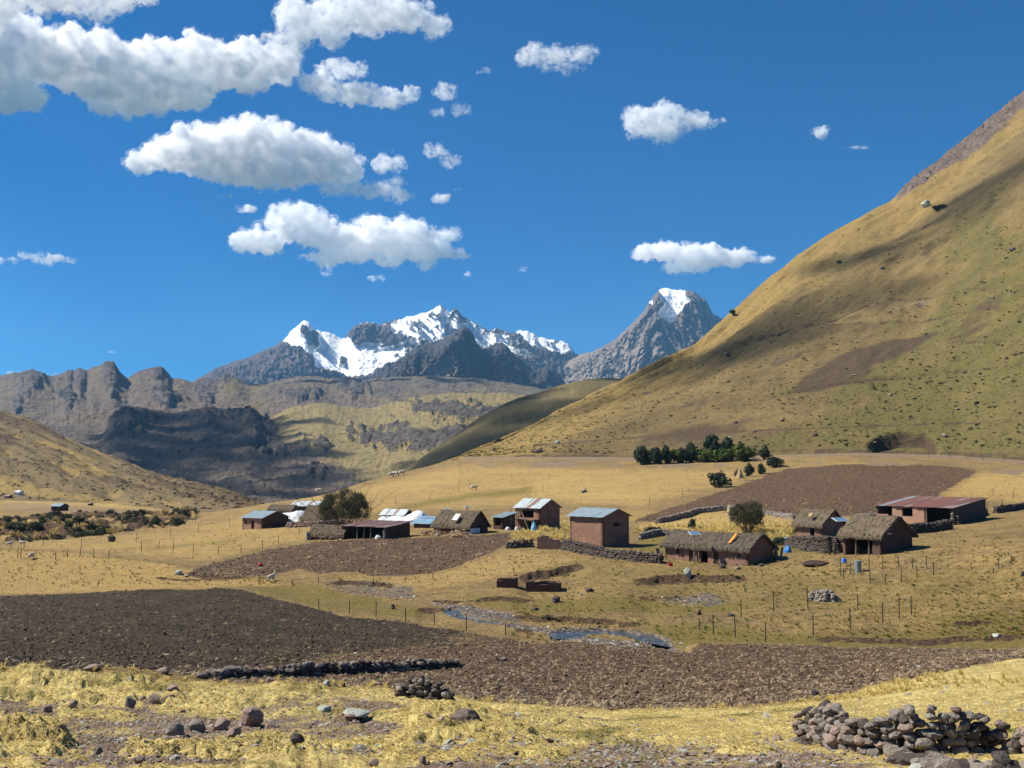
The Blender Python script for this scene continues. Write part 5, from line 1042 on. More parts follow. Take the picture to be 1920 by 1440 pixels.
# ------------------------------------------------------------------ stone walls and heaps
stone_wall('rubble_wall', [(950, 1028, 1016), (1000, 1026, 1010)], .34, 'short rubble wall left of the ruined adobe stub', 'stone wall', STONE_D, False, seed=1)
stone_wall('rubble_wall', [(1058, 1030, 1012), (1110, 1040, 1022), (1160, 1049, 1032), (1200, 1053, 1035), (1242, 1056, 1038)], .4, 'long dark rubble wall sloping from the tall storehouse to the long thatched house', 'stone wall', STONE_D, False, layers=3, seed=2)
stone_wall('rubble_wall', [(1232, 982, 972), (1275, 972, 962), (1310, 962, 952), (1365, 956, 947), (1420, 962, 954), (1490, 974, 964)], .4, 'dry stone wall along the lower edge of the far ploughed field', 'stone wall', STONE, False, seed=3)
stone_wall('rubble_wall', [(1200, 1012, 1000), (1240, 1004, 992), (1300, 1003, 996)], .38, 'broken rubble wall behind the left end of the long thatched house', 'stone wall', STONE, False, seed=4)
stone_wall('rubble_wall', [(1598, 978, 966), (1655, 972, 960)], .4, 'pale rubble wall between the thatched huts and the long shed', 'stone wall', STONE, False, seed=5)
stone_wall('rubble_wall', [(1705, 1002, 984), (1745, 998, 982), (1782, 992, 976)], .4, 'dark rubble wall in front of the long shed', 'stone wall', STONE_D, False, seed=6, layers=3)
stone_wall('rubble_wall', [(1866, 962, 950), (1900, 957, 946), (1960, 950, 940)], .4, 'dark rubble wall reaching the right edge beyond the long shed', 'stone wall', STONE_D, False, seed=7)
stone_wall('rubble_wall', [(1792, 984, 968), (1815, 975, 958), (1848, 966, 955)], .42, 'rubble bank against the end wall of the long shed', 'stone wall', STONE_D, False, layers=3, seed=8)
stone_wall('rubble_wall', [(538, 990, 980), (590, 988, 978), (645, 984, 974)], .42, 'low pale rubble wall from the leftmost barn to the big tree', 'stone wall', STONE_P, False, seed=9)
stone_wall('stone_heap', [(1482, 1022, 1008), (1520, 1032, 1006), (1560, 1036, 1008), (1578, 1034, 1012)], .38, 'jumbled dark stone heap between the two thatched huts', 'stone heap', STONE_D, False, layers=5, seed=10)
stone_wall('stone_heap', [(1520, 1123, 1114), (1538, 1126, 1106), (1556, 1128, 1110), (1572, 1126, 1120)], .3, 'grey heap of fieldstones on the pasture below the huts', 'stone heap', STONE, False, layers=5, seed=11)
stone_wall('field_wall', [(374, 1271, 1262), (420, 1272, 1258), (470, 1270, 1256), (515, 1269, 1250), (560, 1268, 1248), (600, 1266, 1246), (650, 1262, 1244), (700, 1262, 1241), (745, 1258, 1243), (800, 1256, 1238), (826, 1254, 1240), (868, 1250, 1241)], .26, 'long low dark stone wall along the near edge of the dark ploughed field', 'stone wall', STONE_D, True, 1, seed=12, mats=[STONE_D, STONE_D, STONE])
stone_wall('stone_pile', [(742, 1300, 1290), (765, 1304, 1278), (785, 1306, 1273), (808, 1308, 1276), (828, 1311, 1290), (850, 1313, 1304)], .2, 'mounded pile of fieldstones on the crest of the near bank', 'stone pile', STONE_D, True, 3, seed=13, mats=[STONE, STONE_D, STONE_D])
stone_wall('rubble_wall', [(1498, 1390, 1340), (1530, 1395, 1333), (1570, 1400, 1340), (1610, 1405, 1350), (1650, 1410, 1362), (1672, 1412, 1352), (1692, 1412, 1330), (1720, 1412, 1334), (1760, 1412, 1338), (1810, 1412, 1340), (1860, 1412, 1350), (1900, 1412, 1372), (1960, 1412, 1380), (2040, 1414, 1385)], .19,
           'big grey dry stone wall with a gap toothed top in the near right corner', 'stone wall', STONE, True, 2, seed=14, mats=[STONE, STONE, STONE_P, STONE_D])
stone_wall('tumbled_stones', [(1672, 1425, 1412), (1720, 1432, 1414), (1770, 1438, 1420), (1830, 1445, 1424), (1900, 1446, 1422), (1980, 1446, 1424)], .24, 'row of tumbled stones fallen in front of the big near wall', 'stones', STONE, True, 2, seed=15, mats=[STONE, STONE_D])
# ------------------------------------------------------------------ foreground rocks
RM = {}
def rockset(mat, flat=.75):
    key = (mat.name, flat)
    if key not in RM:
        RM[key] = [rock_mesh('rock', 300+i, flat) for i in range(5)]
        for m in RM[key]: m.materials.append(mat)
    return RM[key]
def rock(px, py, wpx, hpx, mat, label, seed=0, group=None, name='rock', flat=.75, deep=.9):
    p = gp(px, py); k = mpp(p); rnd = random.Random(seed+int(px)); w = wpx*k*.92; h = hpx*k*.88
    me = rockset(mat, flat)[(seed+int(px)) % 5]; z = [v.co.z for v in me.vertices]; zh = max(z)-min(z); sz = h*1.35/zh
    o = place(None, me, (p.x, p.y+w*.3, gz(p.x, p.y+w*.3, BG if math.hypot(p.x, p.y) < 300 else BH)+h*.34), (w, w*deep, sz), (rnd.uniform(-.15, .15), rnd.uniform(-.15, .15), rnd.uniform(0, 6.28)), name)
    return tag(o, label, 'rock', group)
for i, (x, y, w, h, m, lab) in enumerate([
        (325, 1381, 46, 28, STONE, 'broad grey rock with a dark underside, leftmost of the row on the pink gravel'), (367, 1372, 34, 18, STONE, 'flat grey rock touching the right of the broad grey rock'),
        (412, 1368, 36, 24, STONE_P, 'knobbly reddish rock in the middle of the row'), (433, 1381, 38, 20, STONE_P, 'wedge shaped brown rock below the knobbly reddish rock'),
        (469, 1361, 44, 36, STONE_P, 'largest squarish pinkish rock of the row on the gravel'), (509, 1366, 34, 18, STONE_P, 'tan rock with a shadowed right face beside the squarish rock'),
        (555, 1396, 34, 20, STONE_D, 'dark pyramid shaped rock right of the row'), (242, 1325, 25, 22, STONE, 'rounded grey rock beside the dark green moss'), (286, 1320, 28, 20, STONE_P, 'reddish rock pair member right of the rounded grey rock'),
        (266, 1313, 16, 10, STONE_P, 'small pink rock between the rounded grey and the reddish rock'), (134, 1328, 20, 16, STONE_P, 'pink rock sitting in the bright green moss cushion'), (87, 1335, 20, 13, STONE_P, 'flat pink rock left of the bright green moss cushion'),
        (183, 1416, 22, 16, STONE, 'small grey rock low at left among the yellow moss'), (259, 1433, 26, 14, STONE_P, 'reddish flat rock near the bottom edge at left'), (320, 1296, 26, 9, STONE_P, 'low reddish rock at the foot of the yellow hummock'),
        (169, 1259, 36, 12, STONE_P, 'light flat rock on the crest at left'), (303, 1264, 28, 13, STONE_P, 'pale brown block at the left end of the field wall'), (549, 1264, 26, 24, STONE, 'tall pointed grey boulder standing in the field wall'), (527, 1264, 20, 20, STONE_D, 'dark blunt boulder left of the pointed grey boulder'),
        (505, 1280, 18, 10, STONE_P, 'small tan rock in front of the field wall'), (611, 1287, 18, 9, STONE_G, 'pale rounded rock on the crest right of the tan rock'), (644, 1289, 10, 9, STONE_D, 'small dark upright stone on the crest'),
        (1530, 1306, 20, 14, STONE_D, 'dark lone stone at the edge of the brown field at right'), (1457, 1388, 24, 12, STONE_P, 'low pink rock left of the big near wall'), (1461, 1440, 17, 14, STONE_D, 'small black rock at the bottom edge right of centre'),
        (664, 1344, 66, 9, STONE_G, 'pale green-grey slab outcrop on the near bank'), (605, 1334, 34, 9, STONE_G, 'thin pale slab left of the green-grey outcrop'), (655, 1352, 24, 12, STONE_P, 'pale pink rock leaning on the green-grey outcrop'),
        (945, 1240, 13, 7, STONE, 'light stone in the middle of the brown field'), (980, 1300, 22, 8, STONE_D, 'dark low stone on the brown field right of the pile'), (880, 1282, 12, 6, STONE_D, 'small dark stone beyond the mounded pile'),
        (792, 1432, 16, 14, STONE_P, 'upright pale rock near the bottom edge at centre'), (700, 1436, 26, 13, STONE_P, 'mauve rock at the bottom edge left of centre'), (1285, 1418, 14, 9, STONE_P, 'small pink rock on the gravel left of the green tussocks'),
        (208, 1016, 17, 14, STONE_D, 'dark domed boulder on the yellow slope at far left'), (1095, 924, 17, 8, STONE, 'pale boulder on the golden slope above the tall storehouse'), (943, 882, 17, 6, STONE_D, 'dark boulder below the road'), (843, 893, 9, 5, STONE_D, 'small dark boulder left of the boulder below the road'),
        (737, 1142, 11, 11, STONE_D, 'dark upright stone on the grass left of the stream'), (1311, 1153, 11, 13, STONE_D, 'black pointed stone at the left end of the post fence'), (1370, 1156, 17, 7, STONE_D, 'low dark boulder behind the black pointed stone'), (1042, 1130, 20, 11, STONE_D, 'dark bushy looking boulder right of the stream pens'),
        (1003, 1145, 20, 8, STONE_D, 'flat dark boulder beside the stream bend'), (1106, 1110, 22, 8, STONE_D, 'long dark boulder right of the wider pen'), (1090, 1116, 9, 4, STONE_G, 'tiny white stone beside the long dark boulder'), (333, 1078, 15, 8, STONE_G, 'white block at the lower corner of the mid field'), (350, 1082, 14, 5, STONE_P, 'tan stone right of the white block'),
        (1384, 1068, 14, 6, STONE, 'grey stone under the corner of the long thatched house'), (1355, 1066, 16, 8, STONE_D, 'dark stone left of the grey corner stone'), (1428, 1062, 13, 5, STONE_D, 'dark stone right of the long thatched house'), (1918, 1080, 8, 8, STONE_D, 'dark stone at the right edge of the pasture'),
        (1870, 1195, 18, 5, STONE_G, 'white flat stone by the ditch at right'), (1290, 1083, 16, 18, STONE_G, 'pale rock face in the eroded bank below the long thatched house')]):
    rock(x, y, w, h, m, lab, i)
for i, (x, y, w, h, m, lab) in enumerate([(1740, 388, 22, 15, STONE_G, 'big pale boulder high on the right hillside'), (1045, 832, 12, 7, STONE_G, 'pale boulder low on the hillside above the road'), (1008, 849, 30, 7, STONE_D, 'long dark boulder on the road bank'), (1773, 820, 12, 7, STONE, 'grey boulder right of the quarry cut'),
        (1530, 818, 14, 5, STONE_D, 'dark boulder left of the quarry cut'), (1380, 794, 10, 5, STONE_D, 'dark boulder on the brown streak of the hillside'), (1832, 758, 10, 5, STONE_D, 'dark boulder in the olive grass at right'), (1655, 505, 10, 6, STONE_D, 'dark rock in the shaded band, right of the middle'), (1575, 494, 13, 6, STONE_D, 'largest dark rock in the shaded band'),
        (1363, 667, 12, 6, STONE, 'grey rock below the shaded band'), (1670, 743, 12, 5, STONE, 'grey rock above the row of shrubs on the hillside'), (1810, 700, 9, 5, STONE_D, 'dark rock in the olive grass, upper of two at right'), (1460, 630, 11, 5, STONE_D, 'dark rock on the middle of the hillside'), (1900, 470, 12, 6, STONE_D, 'dark rock near the right edge on the hillside')]):
    rock(x, y, w, h, m, lab, 60+i, name='boulder')

# ------------------------------------------------------------------ trees and shrubs
def leaf_cloud(n, size, seed, shape='round', lo=-.1, clumps=14):
    r = np.random.RandomState(seed); V = []; Fc = []
    cs = r.normal(size=(clumps, 3)); cs /= np.linalg.norm(cs, axis=1)[:, None]; cs *= r.uniform(.25, .78, (clumps, 1)); cs[:, 2] = cs[:, 2]*.5+.5
    if shape == 'cone': cs[:, :2] *= (1.05-cs[:, 2:3])*.9+.08
    m = n//clumps; rad = r.uniform(.2, .36, clumps)
    for c, q in zip(cs, rad):
        d = r.normal(size=(m, 3)); d /= np.linalg.norm(d, axis=1)[:, None]; p = c+d*q*r.uniform(.55, 1.05, (m, 1))
        a = r.normal(size=(m, 3)); a /= np.linalg.norm(a, axis=1)[:, None]; b = np.cross(a, d); s = size*r.uniform(.6, 1.4, (m, 1))
        k = len(V)*1; V += [p-a*s, p+a*s, p+b*s*1.6]
    V = np.stack(V, 0); 
    tri = []; pts = []
    for g in range(len(V)//3):
        A, B, C_ = V[3*g], V[3*g+1], V[3*g+2]; base = len(pts); pts.extend(np.stack([A, B, C_], 1).reshape(-1, 3)); tri.extend((base+3*i, base+3*i+1, base+3*i+2) for i in range(len(A)))
    pts = np.array(pts); pts[:, 2] = np.maximum(pts[:, 2], lo*.2); return mesh_np('crown', pts, np.array(tri), False)
CROWNS = {}
def crown(mat, shape, n=900, size=.07, k=3):
    key = (mat.name, shape, n)
    if key not in CROWNS:
        CROWNS[key] = [leaf_cloud(n, size, 500+i, shape) for i in range(k)]
        for m in CROWNS[key]: m.materials.append(mat)
    return CROWNS[key]
TRK = MB(); 
for a in range(5): TRK.tube((0, 0, -.06), (.16*math.cos(a*1.3), .16*math.sin(a*1.3), .55), .035, .012, 5)
trk = TRK.build('trunk', TWIG); TRKM = trk.data; bpy.data.objects.remove(trk)
def shrub(px, py, wpx, hpx, mat, label, shape='round', group=None, name='shrub', seed=0, n=1100, size=.085, cat='shrub'):
    p = gp(px, py); k = mpp(p); rnd = random.Random(seed+int(px)); root = empty(name, p, rnd.uniform(0, 6.28), label, cat, group); w, h = wpx*k*.62, hpx*k
    place(root, rnd.choice(crown(mat, shape, n, size)), (0, 0, -h*.03), (w*1.3, w*1.3, h*.9), (0, 0, 0), 'crown'); place(root, TRKM, (0, 0, 0), (w, w, h*.9), (0, 0, 0), 'trunk'); return root
GRP = 'row of planted trees below the road'
for i, (x, y, w, h, m, lab, sh) in enumerate([(1202, 871, 26, 36, LEAF, 'leftmost tree of the row below the road, dark grey-green', 'cone'), (1214, 869, 18, 24, LEAF_G, 'low bright green tree second from the left of the row', 'round'), (1229, 870, 24, 32, LEAF, 'dark tree third from the left of the row', 'cone'), (1247, 869, 22, 32, LEAF, 'dark pointed tree fourth from the left of the row', 'cone'),
        (1263, 868, 22, 26, LEAF_G, 'bright green tree fifth from the left of the row', 'round'), (1277, 868, 20, 28, LEAF, 'dark tree sixth from the left of the row', 'cone'), (1293, 867, 24, 36, LEAF, 'slim dark tree seventh from the left of the row', 'cone'), (1308, 866, 26, 25, LEAF_G, 'bright green tree under the tallest tree of the row', 'round'), (1336, 862, 32, 48, LEAF, 'tallest dark tree of the row below the road', 'cone'),
        (1325, 866, 26, 24, LEAF_G, 'wide bright green shrub left of the second tallest tree', 'round'), (1348, 866, 28, 24, LEAF_G, 'wide bright green shrub below the tallest tree', 'round'), (1363, 862, 28, 42, LEAF, 'second tallest dark tree of the row', 'cone'), (1374, 864, 24, 24, LEAF_G, 'low bright green shrub right of the second tallest tree', 'round'), (1393, 864, 34, 30, LEAF_G, 'rounded bright green tree at the right end of the row', 'round'), (1388, 850, 12, 22, LEAF, 'thin dark tree top behind the rounded bright green tree', 'cone')]):
    shrub(x, y, w*1.25, h*1.08, m, lab, sh, GRP, 'tree', i, n=1500, size=.09, cat='tree')
for i, (x, y, w, h, m, lab, sh) in enumerate([(1432, 861, 24, 27, LEAF, 'dark tree standing alone right of the row below the road', 'cone'), (1456, 876, 28, 22, LEAF, 'wide dark shrub at the corner of the far field', 'round'), (1427, 889, 18, 22, LEAF, 'dark narrow shrub left of the field corner', 'cone'), (1405, 893, 20, 26, LEAF, 'dark shrub right of the haystack', 'cone'), (1384, 894, 14, 16, LEAF_O, 'thin olive shrub behind the haystack', 'cone'), (1348, 914, 36, 32, LEAF, 'round dark bush alone on the golden slope above the far field', 'round'),
        (1762, 394, 20, 12, LEAF, 'dark low bush beside the big pale boulder high on the hillside', 'round'), (1374, 590, 9, 11, LEAF, 'tiny dark bush on the skyline of the right hillside', 'round'), (1298, 994, 16, 24, LEAF_O, 'thin olive bush behind the long thatched house', 'cone'), (1492, 1000, 12, 10, LEAF_G, 'green weed clump left of the small hut', 'round'), (1225, 1003, 24, 18, LEAF, 'dark green bush at the corner of the tall storehouse', 'round'), (1462, 1022, 22, 16, LEAF, 'dark green weeds right of the long thatched house', 'round'),
        (574, 966, 26, 24, LEAF_O, 'feathery olive bush among the leftmost roofs', 'round')]):
    shrub(x, y, w, h, m, lab, sh, None, 'shrub', 20+i)
# the two big trees
def branch_tree(px, py, wpx, hpx, label, seed, stems, n, mat, leaf, tw=1.0, fill=0):
    p = gp(px, py); k = mpp(p); R = wpx*k/2; Ht = hpx*k; rnd = random.Random(seed); root = empty('tree', p, 0, label, 'tree'); tr = MB(); pts = []
    for s in range(stems):
        a = s*6.283/stems+rnd.uniform(-.4, .4); el = rnd.uniform(.55, 1.35); q = Vector((0, 0, -.3)); d = Vector((math.cos(a)*math.cos(el), math.sin(a)*math.cos(el), math.sin(el))); r = .11*tw
        tot = Ht/ max(math.sin(el), .62)*rnd.uniform(.8, .98)
        for j in range(5):
            q2 = q+(d+Vector((rnd.uniform(-.2, .2), rnd.uniform(-.2, .2), .12)))*(tot/5); tr.tube(q, q2, r, r*.72, 5); r *= .72
            if j >= 1:
                for _ in range(5):
                    e = (d+Vector((rnd.uniform(-1, 1), rnd.uniform(-1, 1), rnd.uniform(-.3, .8)))).normalized(); q3 = q2+e*tot*.17*rnd.uniform(.6, 1.3); tr.tube(q2, q3, r*.4, r*.15, 4); pts += [q2.lerp(q3, t) for t in (.5, .8, 1.05)]
            q = q2
        pts.append(q)
    tr.build('trunk', TWIG, root)
    for _ in range(fill):
        a = rnd.uniform(0, 6.283); z = rnd.uniform(.12, 1); q = R*math.sqrt(max(0, 1-((z-.45)/.58)**2))*rnd.uniform(.15, 1); pts.append(Vector((q*math.cos(a), q*math.sin(a), z*Ht)))
    mb = MB()
    for c in pts:
        e = math.sqrt((c.x/R)**2+(c.y/R)**2+((c.z-Ht*.42)/(Ht*.56))**2); c = c if e < 1 else Vector((c.x/e, c.y/e, Ht*.42+(c.z-Ht*.42)/e))
        for _ in range(n):
            o = c+Vector((rnd.gauss(0, 1), rnd.gauss(0, 1), rnd.gauss(0, .8)))*R*.09; u = Vector((rnd.gauss(0, 1), rnd.gauss(0, 1), rnd.gauss(0, 1))).normalized()*leaf; v = Vector((rnd.gauss(0, .5), rnd.gauss(0, .5), 1)).normalized()*leaf*2.2; mb.add([o-u*.5, o+u*.5, o+v], [(0, 1, 2)])
    mb.build('crown', mat, root); return root
branch_tree(645, 1000, 84, 80, 'big feathery olive tree with many stems between the leftmost barn and the open shed', 5, 11, 16, LEAF_O, .13, 1.0, 190)
branch_tree(1405, 1002, 64, 58, 'round grey-green tree standing behind the long thatched house', 6, 12, 18, LEAF_O, .085, .8, 170)
# haystack and golden clump
def dome(px, py, wpx, hpx, mat, name, label, cat, seed, tip=0):
    p = gp(px, py); k = mpp(p); V, Fc = ico(3); V = V.copy(); V[:, 2] = np.where(V[:, 2] > 0, V[:, 2], V[:, 2]*.2); rr = 1+.16*noise3(V*2+seed)+.1*noise3(V*6+seed)
    V = V*rr[:, None]; V[:, :2] *= (1-tip*np.clip(V[:, 2:3], 0, 1)); V = V*np.array([wpx*k/2, wpx*k/2, hpx*k]); o = link(name, mesh_np(name, V, Fc, False), mat); o.location = p; return tag(o, label, cat)
dome(1387, 896, 14, 17, THATCH_Y, 'haystack', 'pale yellow pointed haystack among the small dark shrubs', 'haystack', 1, .5)
dome(1369, 968, 16, 20, THATCH_Y, 'haystack', 'golden straw stook left of the round grey-green tree', 'haystack', 2, .3)
dome(1530, 1058, 50, 7, SOIL, 'soil_heap', 'low heap of dark soil on the pasture below the stone heap', 'soil heap', 3)
dome(873, 1352, 56, 22, TWIG, 'dead_cushion_plant', 'grey-brown dead cushion plant on the yellow moss bank', 'plant', 4)
dome(488, 1061, 9, 6, RED, 'red_bag', 'red bag lying on the mid ploughed field', 'bag', 5)
dome(1477, 1036, 14, 13, BLUE, 'blue_bag', 'bright blue plastic bag beside the fence right of the long thatched house', 'bag', 6)
dome(1475, 1013, 26, 5, CYAN, 'blue_tarpaulin', 'light blue plastic sheet lying in the yard behind the fence', 'tarpaulin', 7)
dome(1001, 994, 12, 17, CYAN, 'blue_bundle', 'light blue wrapped bundle at the foot of the balcony', 'bundle', 8, .4)
dome(710, 1010, 14, 8, WHITE, 'white_sack', 'white sack in front of the open shed', 'sack', 9)
dome(952, 994, 10, 6, WHITE, 'white_sack', 'white sack beside the small open fronted shed', 'sack', 10)
dome(969, 994, 8, 7, WHITE, 'white_sack', 'white sack under the balcony, right of its neighbour', 'sack', 11)
dome(1612, 1036, 9, 4, WHITE, 'white_basin', 'white basin under the open hut front', 'basin', 12); dome(822, 1003, 9, 5, WHITE, 'white_sack', 'white sack beside the firewood', 'sack', 13); dome(651, 1003, 7, 6, BLUE, 'blue_bag', 'blue bag in the shade of the open shed', 'bag', 14)
p = gp(1257, 1061); k = mpp(p); o = MB().tube((0, 0, -.1), (0, 0, .3), .22, .27, 12).build('red_basin', RED); o.location = p; tag(o, 'dark red tub at the left corner of the long thatched house', 'tub')
p = gp(1609, 1073); k = mpp(p); o = MB().tube((0, 0, -.1), (0, 0, 1.05), .3, .3, 12).build('drum', GREYB); o.location = p; tag(o, 'grey drum standing in the wire pen', 'drum')
p = gp(1583, 1062); o = MB().tube((0, 0, .35), (0, 0, .75), .26, .22, 10).build('bucket', BLUE); root = o; o.location = p; tag(o, 'blue bucket hanging on the post of the wire pen', 'bucket')
# solar panels on poles
def solar(px, py, pole, w, label, tilt=.5, h=0, base=None):
    p = gp(px, py) if base is None else base; k = mpp(p); root = empty('solar_panel', p, .25, label, 'solar panel'); z = pole*k; MB().tube((0, 0, -.3), (0, 0, z), .05).build('pole', WOOD, root)
    Mx = Matrix.Translation((0, 0, z)) @ Matrix.Rotation(-tilt, 4, 'X'); w *= k; MB().box(-w/2, w/2, -w*.38, w*.38, 0, .05, Mx).build('frame', WHITE, root); MB().box(-w/2+.04, w/2-.04, -w*.38+.04, w*.38-.04, .052, .062, Mx).build('panel', PANEL, root)
solar(1303, 1059, 57, 20, 'solar panel on a tall pole in front of the long thatched house', -.35); solar(1577, 1036, 58, 25, 'solar panel on a pole between the two thatched huts', -.3)
solar(838, 985, 30, 10, 'small solar panel above the left end of the central thatched house', -.2); solar(876, 985, 34, 11, 'small solar panel above the right end of the central thatched house', -.2)
# firewood
def woodpile(x0, x1, y0, y1, n, label, seed, ln=.9, mat=FIRE):
    rnd = random.Random(seed); a = gp(x0, y1); root = empty('firewood_pile', a, 0, label, 'firewood')
    for i in range(n):
        t = rnd.random(); q = gp(x0+(x1-x0)*t, rnd.uniform(y0, y1)); k = mpp(q); q = q-a; z = rnd.uniform(.02, .75)*(1-abs(2*t-1)**3); d = Vector((rnd.uniform(-1, 1), rnd.uniform(-1, 1), rnd.uniform(-.35, .45))).normalized()*ln*rnd.uniform(.4, 1)*.5
        MB().tube(Vector(q)+Vector((0, 0, z))-d, Vector(q)+Vector((0, 0, z))+d, rnd.uniform(.05, .09), None, 5).build('log', mat, root)
woodpile(788, 836, 1000, 1006, 90, 'heap of split firewood in front of the central thatched house', 1)
woodpile(843, 880, 1001, 1009, 80, 'second pale firewood heap nearer the gable of the central thatched house', 2, 1.4)
woodpile(590, 640, 1010, 1016, 30, 'scattered firewood in front of the low lean-to', 3)
# fences
def fence(posts, label, h=None, rail=True, mat=None, r=.045, lean=.05):
    rnd = random.Random(len(posts)); P = [gp(x, y) for x, y, _ in posts]; root = empty('post_fence', P[0], 0, label, 'fence'); tops = []
    for p, (x, y, hh) in zip(P, posts):
        q = p-P[0]; t = q+Vector((rnd.uniform(-lean, lean), rnd.uniform(-lean, lean), hh*mpp(p))); rr = max(r, .2*mpp(p)*1.2); MB().tube(q-Vector((0, 0, .3)), t, rr, rr*.8, 5).build('post', mat or WOOD_D, root); tops.append((q, t))
    if rail:
        mb = MB()
        for (a, b), (c, d) in zip(tops[:-1], tops[1:]):
            for f in (.45, .85): mb.tube(a.lerp(b, f), c.lerp(d, f), .006, None, 3)
        mb.build('wire', GREYB, root)
fence([(1311, 1180, 20), (1338, 1190, 36), (1379, 1195, 40), (1435, 1204, 36), (1525, 1193, 38), (1595, 1181, 38), (1655, 1168, 36), (1686, 1160, 38), (1709, 1153, 33)], 'curving wire fence with tall posts on the pasture beside the stream at right')
fence([(1390, 1157, 32), (1451, 1147, 34), (1515, 1140, 36), (1608, 1143, 28)], 'short wire fence passing the grey fieldstone heap')
fence([(1577, 1078, 30), (1595, 1076, 18), (1630, 1068, 22), (1655, 1066, 22), (1685, 1062, 20), (1711, 1066, 20), (1738, 1066, 22), (1750, 1078, 22), (1720, 1082, 20), (1690, 1090, 22), (1661, 1097, 20), (1632, 1093, 22), (1582, 1086, 20), (1577, 1078, 30)], 'wire pen of thin posts round the grey drum below the huts')
fence([(598, 1142, 20), (655, 1150, 24), (705, 1156, 26), (761, 1166, 26), (815, 1172, 22), (875, 1182, 30), (948, 1190, 20)], 'wire fence along the far edge of the dark ploughed field by the stream', r=.04)
fence([(0, 1012, 16), (81, 1022, 18), (153, 1029, 18), (255, 1017, 16), (320, 1007, 15), (372, 998, 15), (430, 987, 15), (470, 985, 15)], 'upper wire fence climbing the yellow slope to the leftmost barn')
fence([(33, 1046, 18), (39, 1046, 18), (104, 1050, 15), (126, 1045, 14), (150, 1042, 13), (176, 1046, 15), (204, 1048, 16), (265, 1034, 18), (298, 1028, 13), (325, 1032, 15), (362, 1038, 17), (410, 1040, 14), (452, 1037, 16), (492, 1028, 15), (522, 1020, 16)], 'lower wire fence crossing the yellow slope at left')
fence([(485, 1096, 18), (548, 1100, 14), (598, 1092, 10), (700, 1095, 12), (760, 1092, 10), (812, 1085, 10)], 'wire fence along the foot of the mid ploughed field')
fence([(561, 1001, 15), (695, 958, 22), (742, 948, 16), (806, 938, 16), (860, 925, 22), (882, 915, 16), (960, 902, 12), (1030, 900, 12)], 'wire fence rising over the golden slope behind the big tree')
fence([(1018, 922, 13), (1078, 962, 10), (1218, 945, 10), (1280, 932, 12), (1395, 900, 10)], 'wire fence along the upper left edge of the far ploughed field', r=.05)
fence([(1530, 854, 12), (1555, 853, 10), (1612, 854, 14), (1682, 857, 12), (1742, 858, 12), (1782, 860, 12), (1812, 862, 14), (1843, 864, 10), (1882, 866, 16)], 'post fence along the road at the foot of the hill')
fence([(1845, 948, 14), (1862, 930, 12), (1880, 962, 24), (1852, 965, 22), (1900, 935, 14)], 'scattered fence posts on the golden slope right of the long shed')
fence([(1873, 1066, 18), (1897, 1058, 16), (1862, 1074, 8)], 'three crooked posts on the pasture at the right edge')
# upright boards and poles in the yard
for i, (x, y, w, h, lab) in enumerate([(1452, 1046, 5, 22, 'leaning grey plank at the right gable of the long thatched house'), (1458, 1048, 4, 18, 'shorter plank beside the leaning grey plank'), (1464, 1047, 4, 20, 'dark stake left of the blue bag'), (1556, 1040, 5, 24, 'light grey plank left of the open hut'), (1565, 1040, 6, 20, 'wider grey plank between the leaning plank and the open hut'), (1236, 1050, 6, 22, 'grey plank leaning at the left end of the long thatched house'), (955, 992, 6, 22, 'pale plank leaning between shed and balcony')]):
    p = gp(x, y); k = mpp(p); o = MB().box(-w*k/2, w*k/2, -.04, .04, -.2, h*k, Matrix.Rotation(.15*(-1)**i, 4, 'Y')).build('plank', WOOD); o.location = p; tag(o, lab, 'plank')
# animals
def animal_mesh(name, llama=True):
    vs = [(-.55, 0, .85), (0, 0, .88), (.5, 0, .9), (.68, 0, 1.15), (.78, 0, 1.5), (.95, 0, 1.52)] if llama else [(-.45, 0, .6), (0, 0, .64), (.4, 0, .64), (.55, 0, .78), (.62, 0, .84), (.8, 0, .76)]
    rd = [.2, .27, .24, .13, .1, .05] if llama else [.2, .25, .22, .13, .11, .06]; ed = [(0, 1), (1, 2), (2, 3), (3, 4), (4, 5)]
    for (x, s) in ((-.48, 1), (-.48, -1), (.45, 1), (.45, -1)):
        b = 0 if x < 0 else 2; n = len(vs); z = vs[b][2]; vs += [(x, .14*s, z*.6), (x+(.05 if x < 0 else 0), .15*s, z*.3), (x, .15*s, 0)]; rd += [.1, .05, .045]; ed += [(b, n), (n, n+1), (n+1, n+2)]
    n = len(vs); vs += [(-.68, 0, vs[0][2]-.05)]; rd += [.05]; ed += [(0, n)]
    e = 4; n = len(vs); vs += [(vs[e][0]-.03, .06, vs[e][2]+.14), (vs[e][0]-.03, -.06, vs[e][2]+.14)]; rd += [.025, .025]; ed += [(e, n), (e, n+1)]
    me = bpy.data.meshes.new(name); me.from_pydata(vs, ed, []); o = link(name, me); m = o.modifiers.new('s', 'SKIN'); m.use_smooth_shade = True
    for i, q in enumerate(me.skin_vertices[0].data): q.radius = (rd[i], rd[i]); q.use_root = (i == 1)
    o.modifiers.new('d', 'SUBSURF').levels = 1; m2 = bpy.data.meshes.new_from_object(o.evaluated_get(bpy.context.evaluated_depsgraph_get())); bpy.data.objects.remove(o); m2.materials.clear(); m2.materials.append(WOOL); return m2
LL, SH = animal_mesh('alpaca'), animal_mesh('sheep', False)
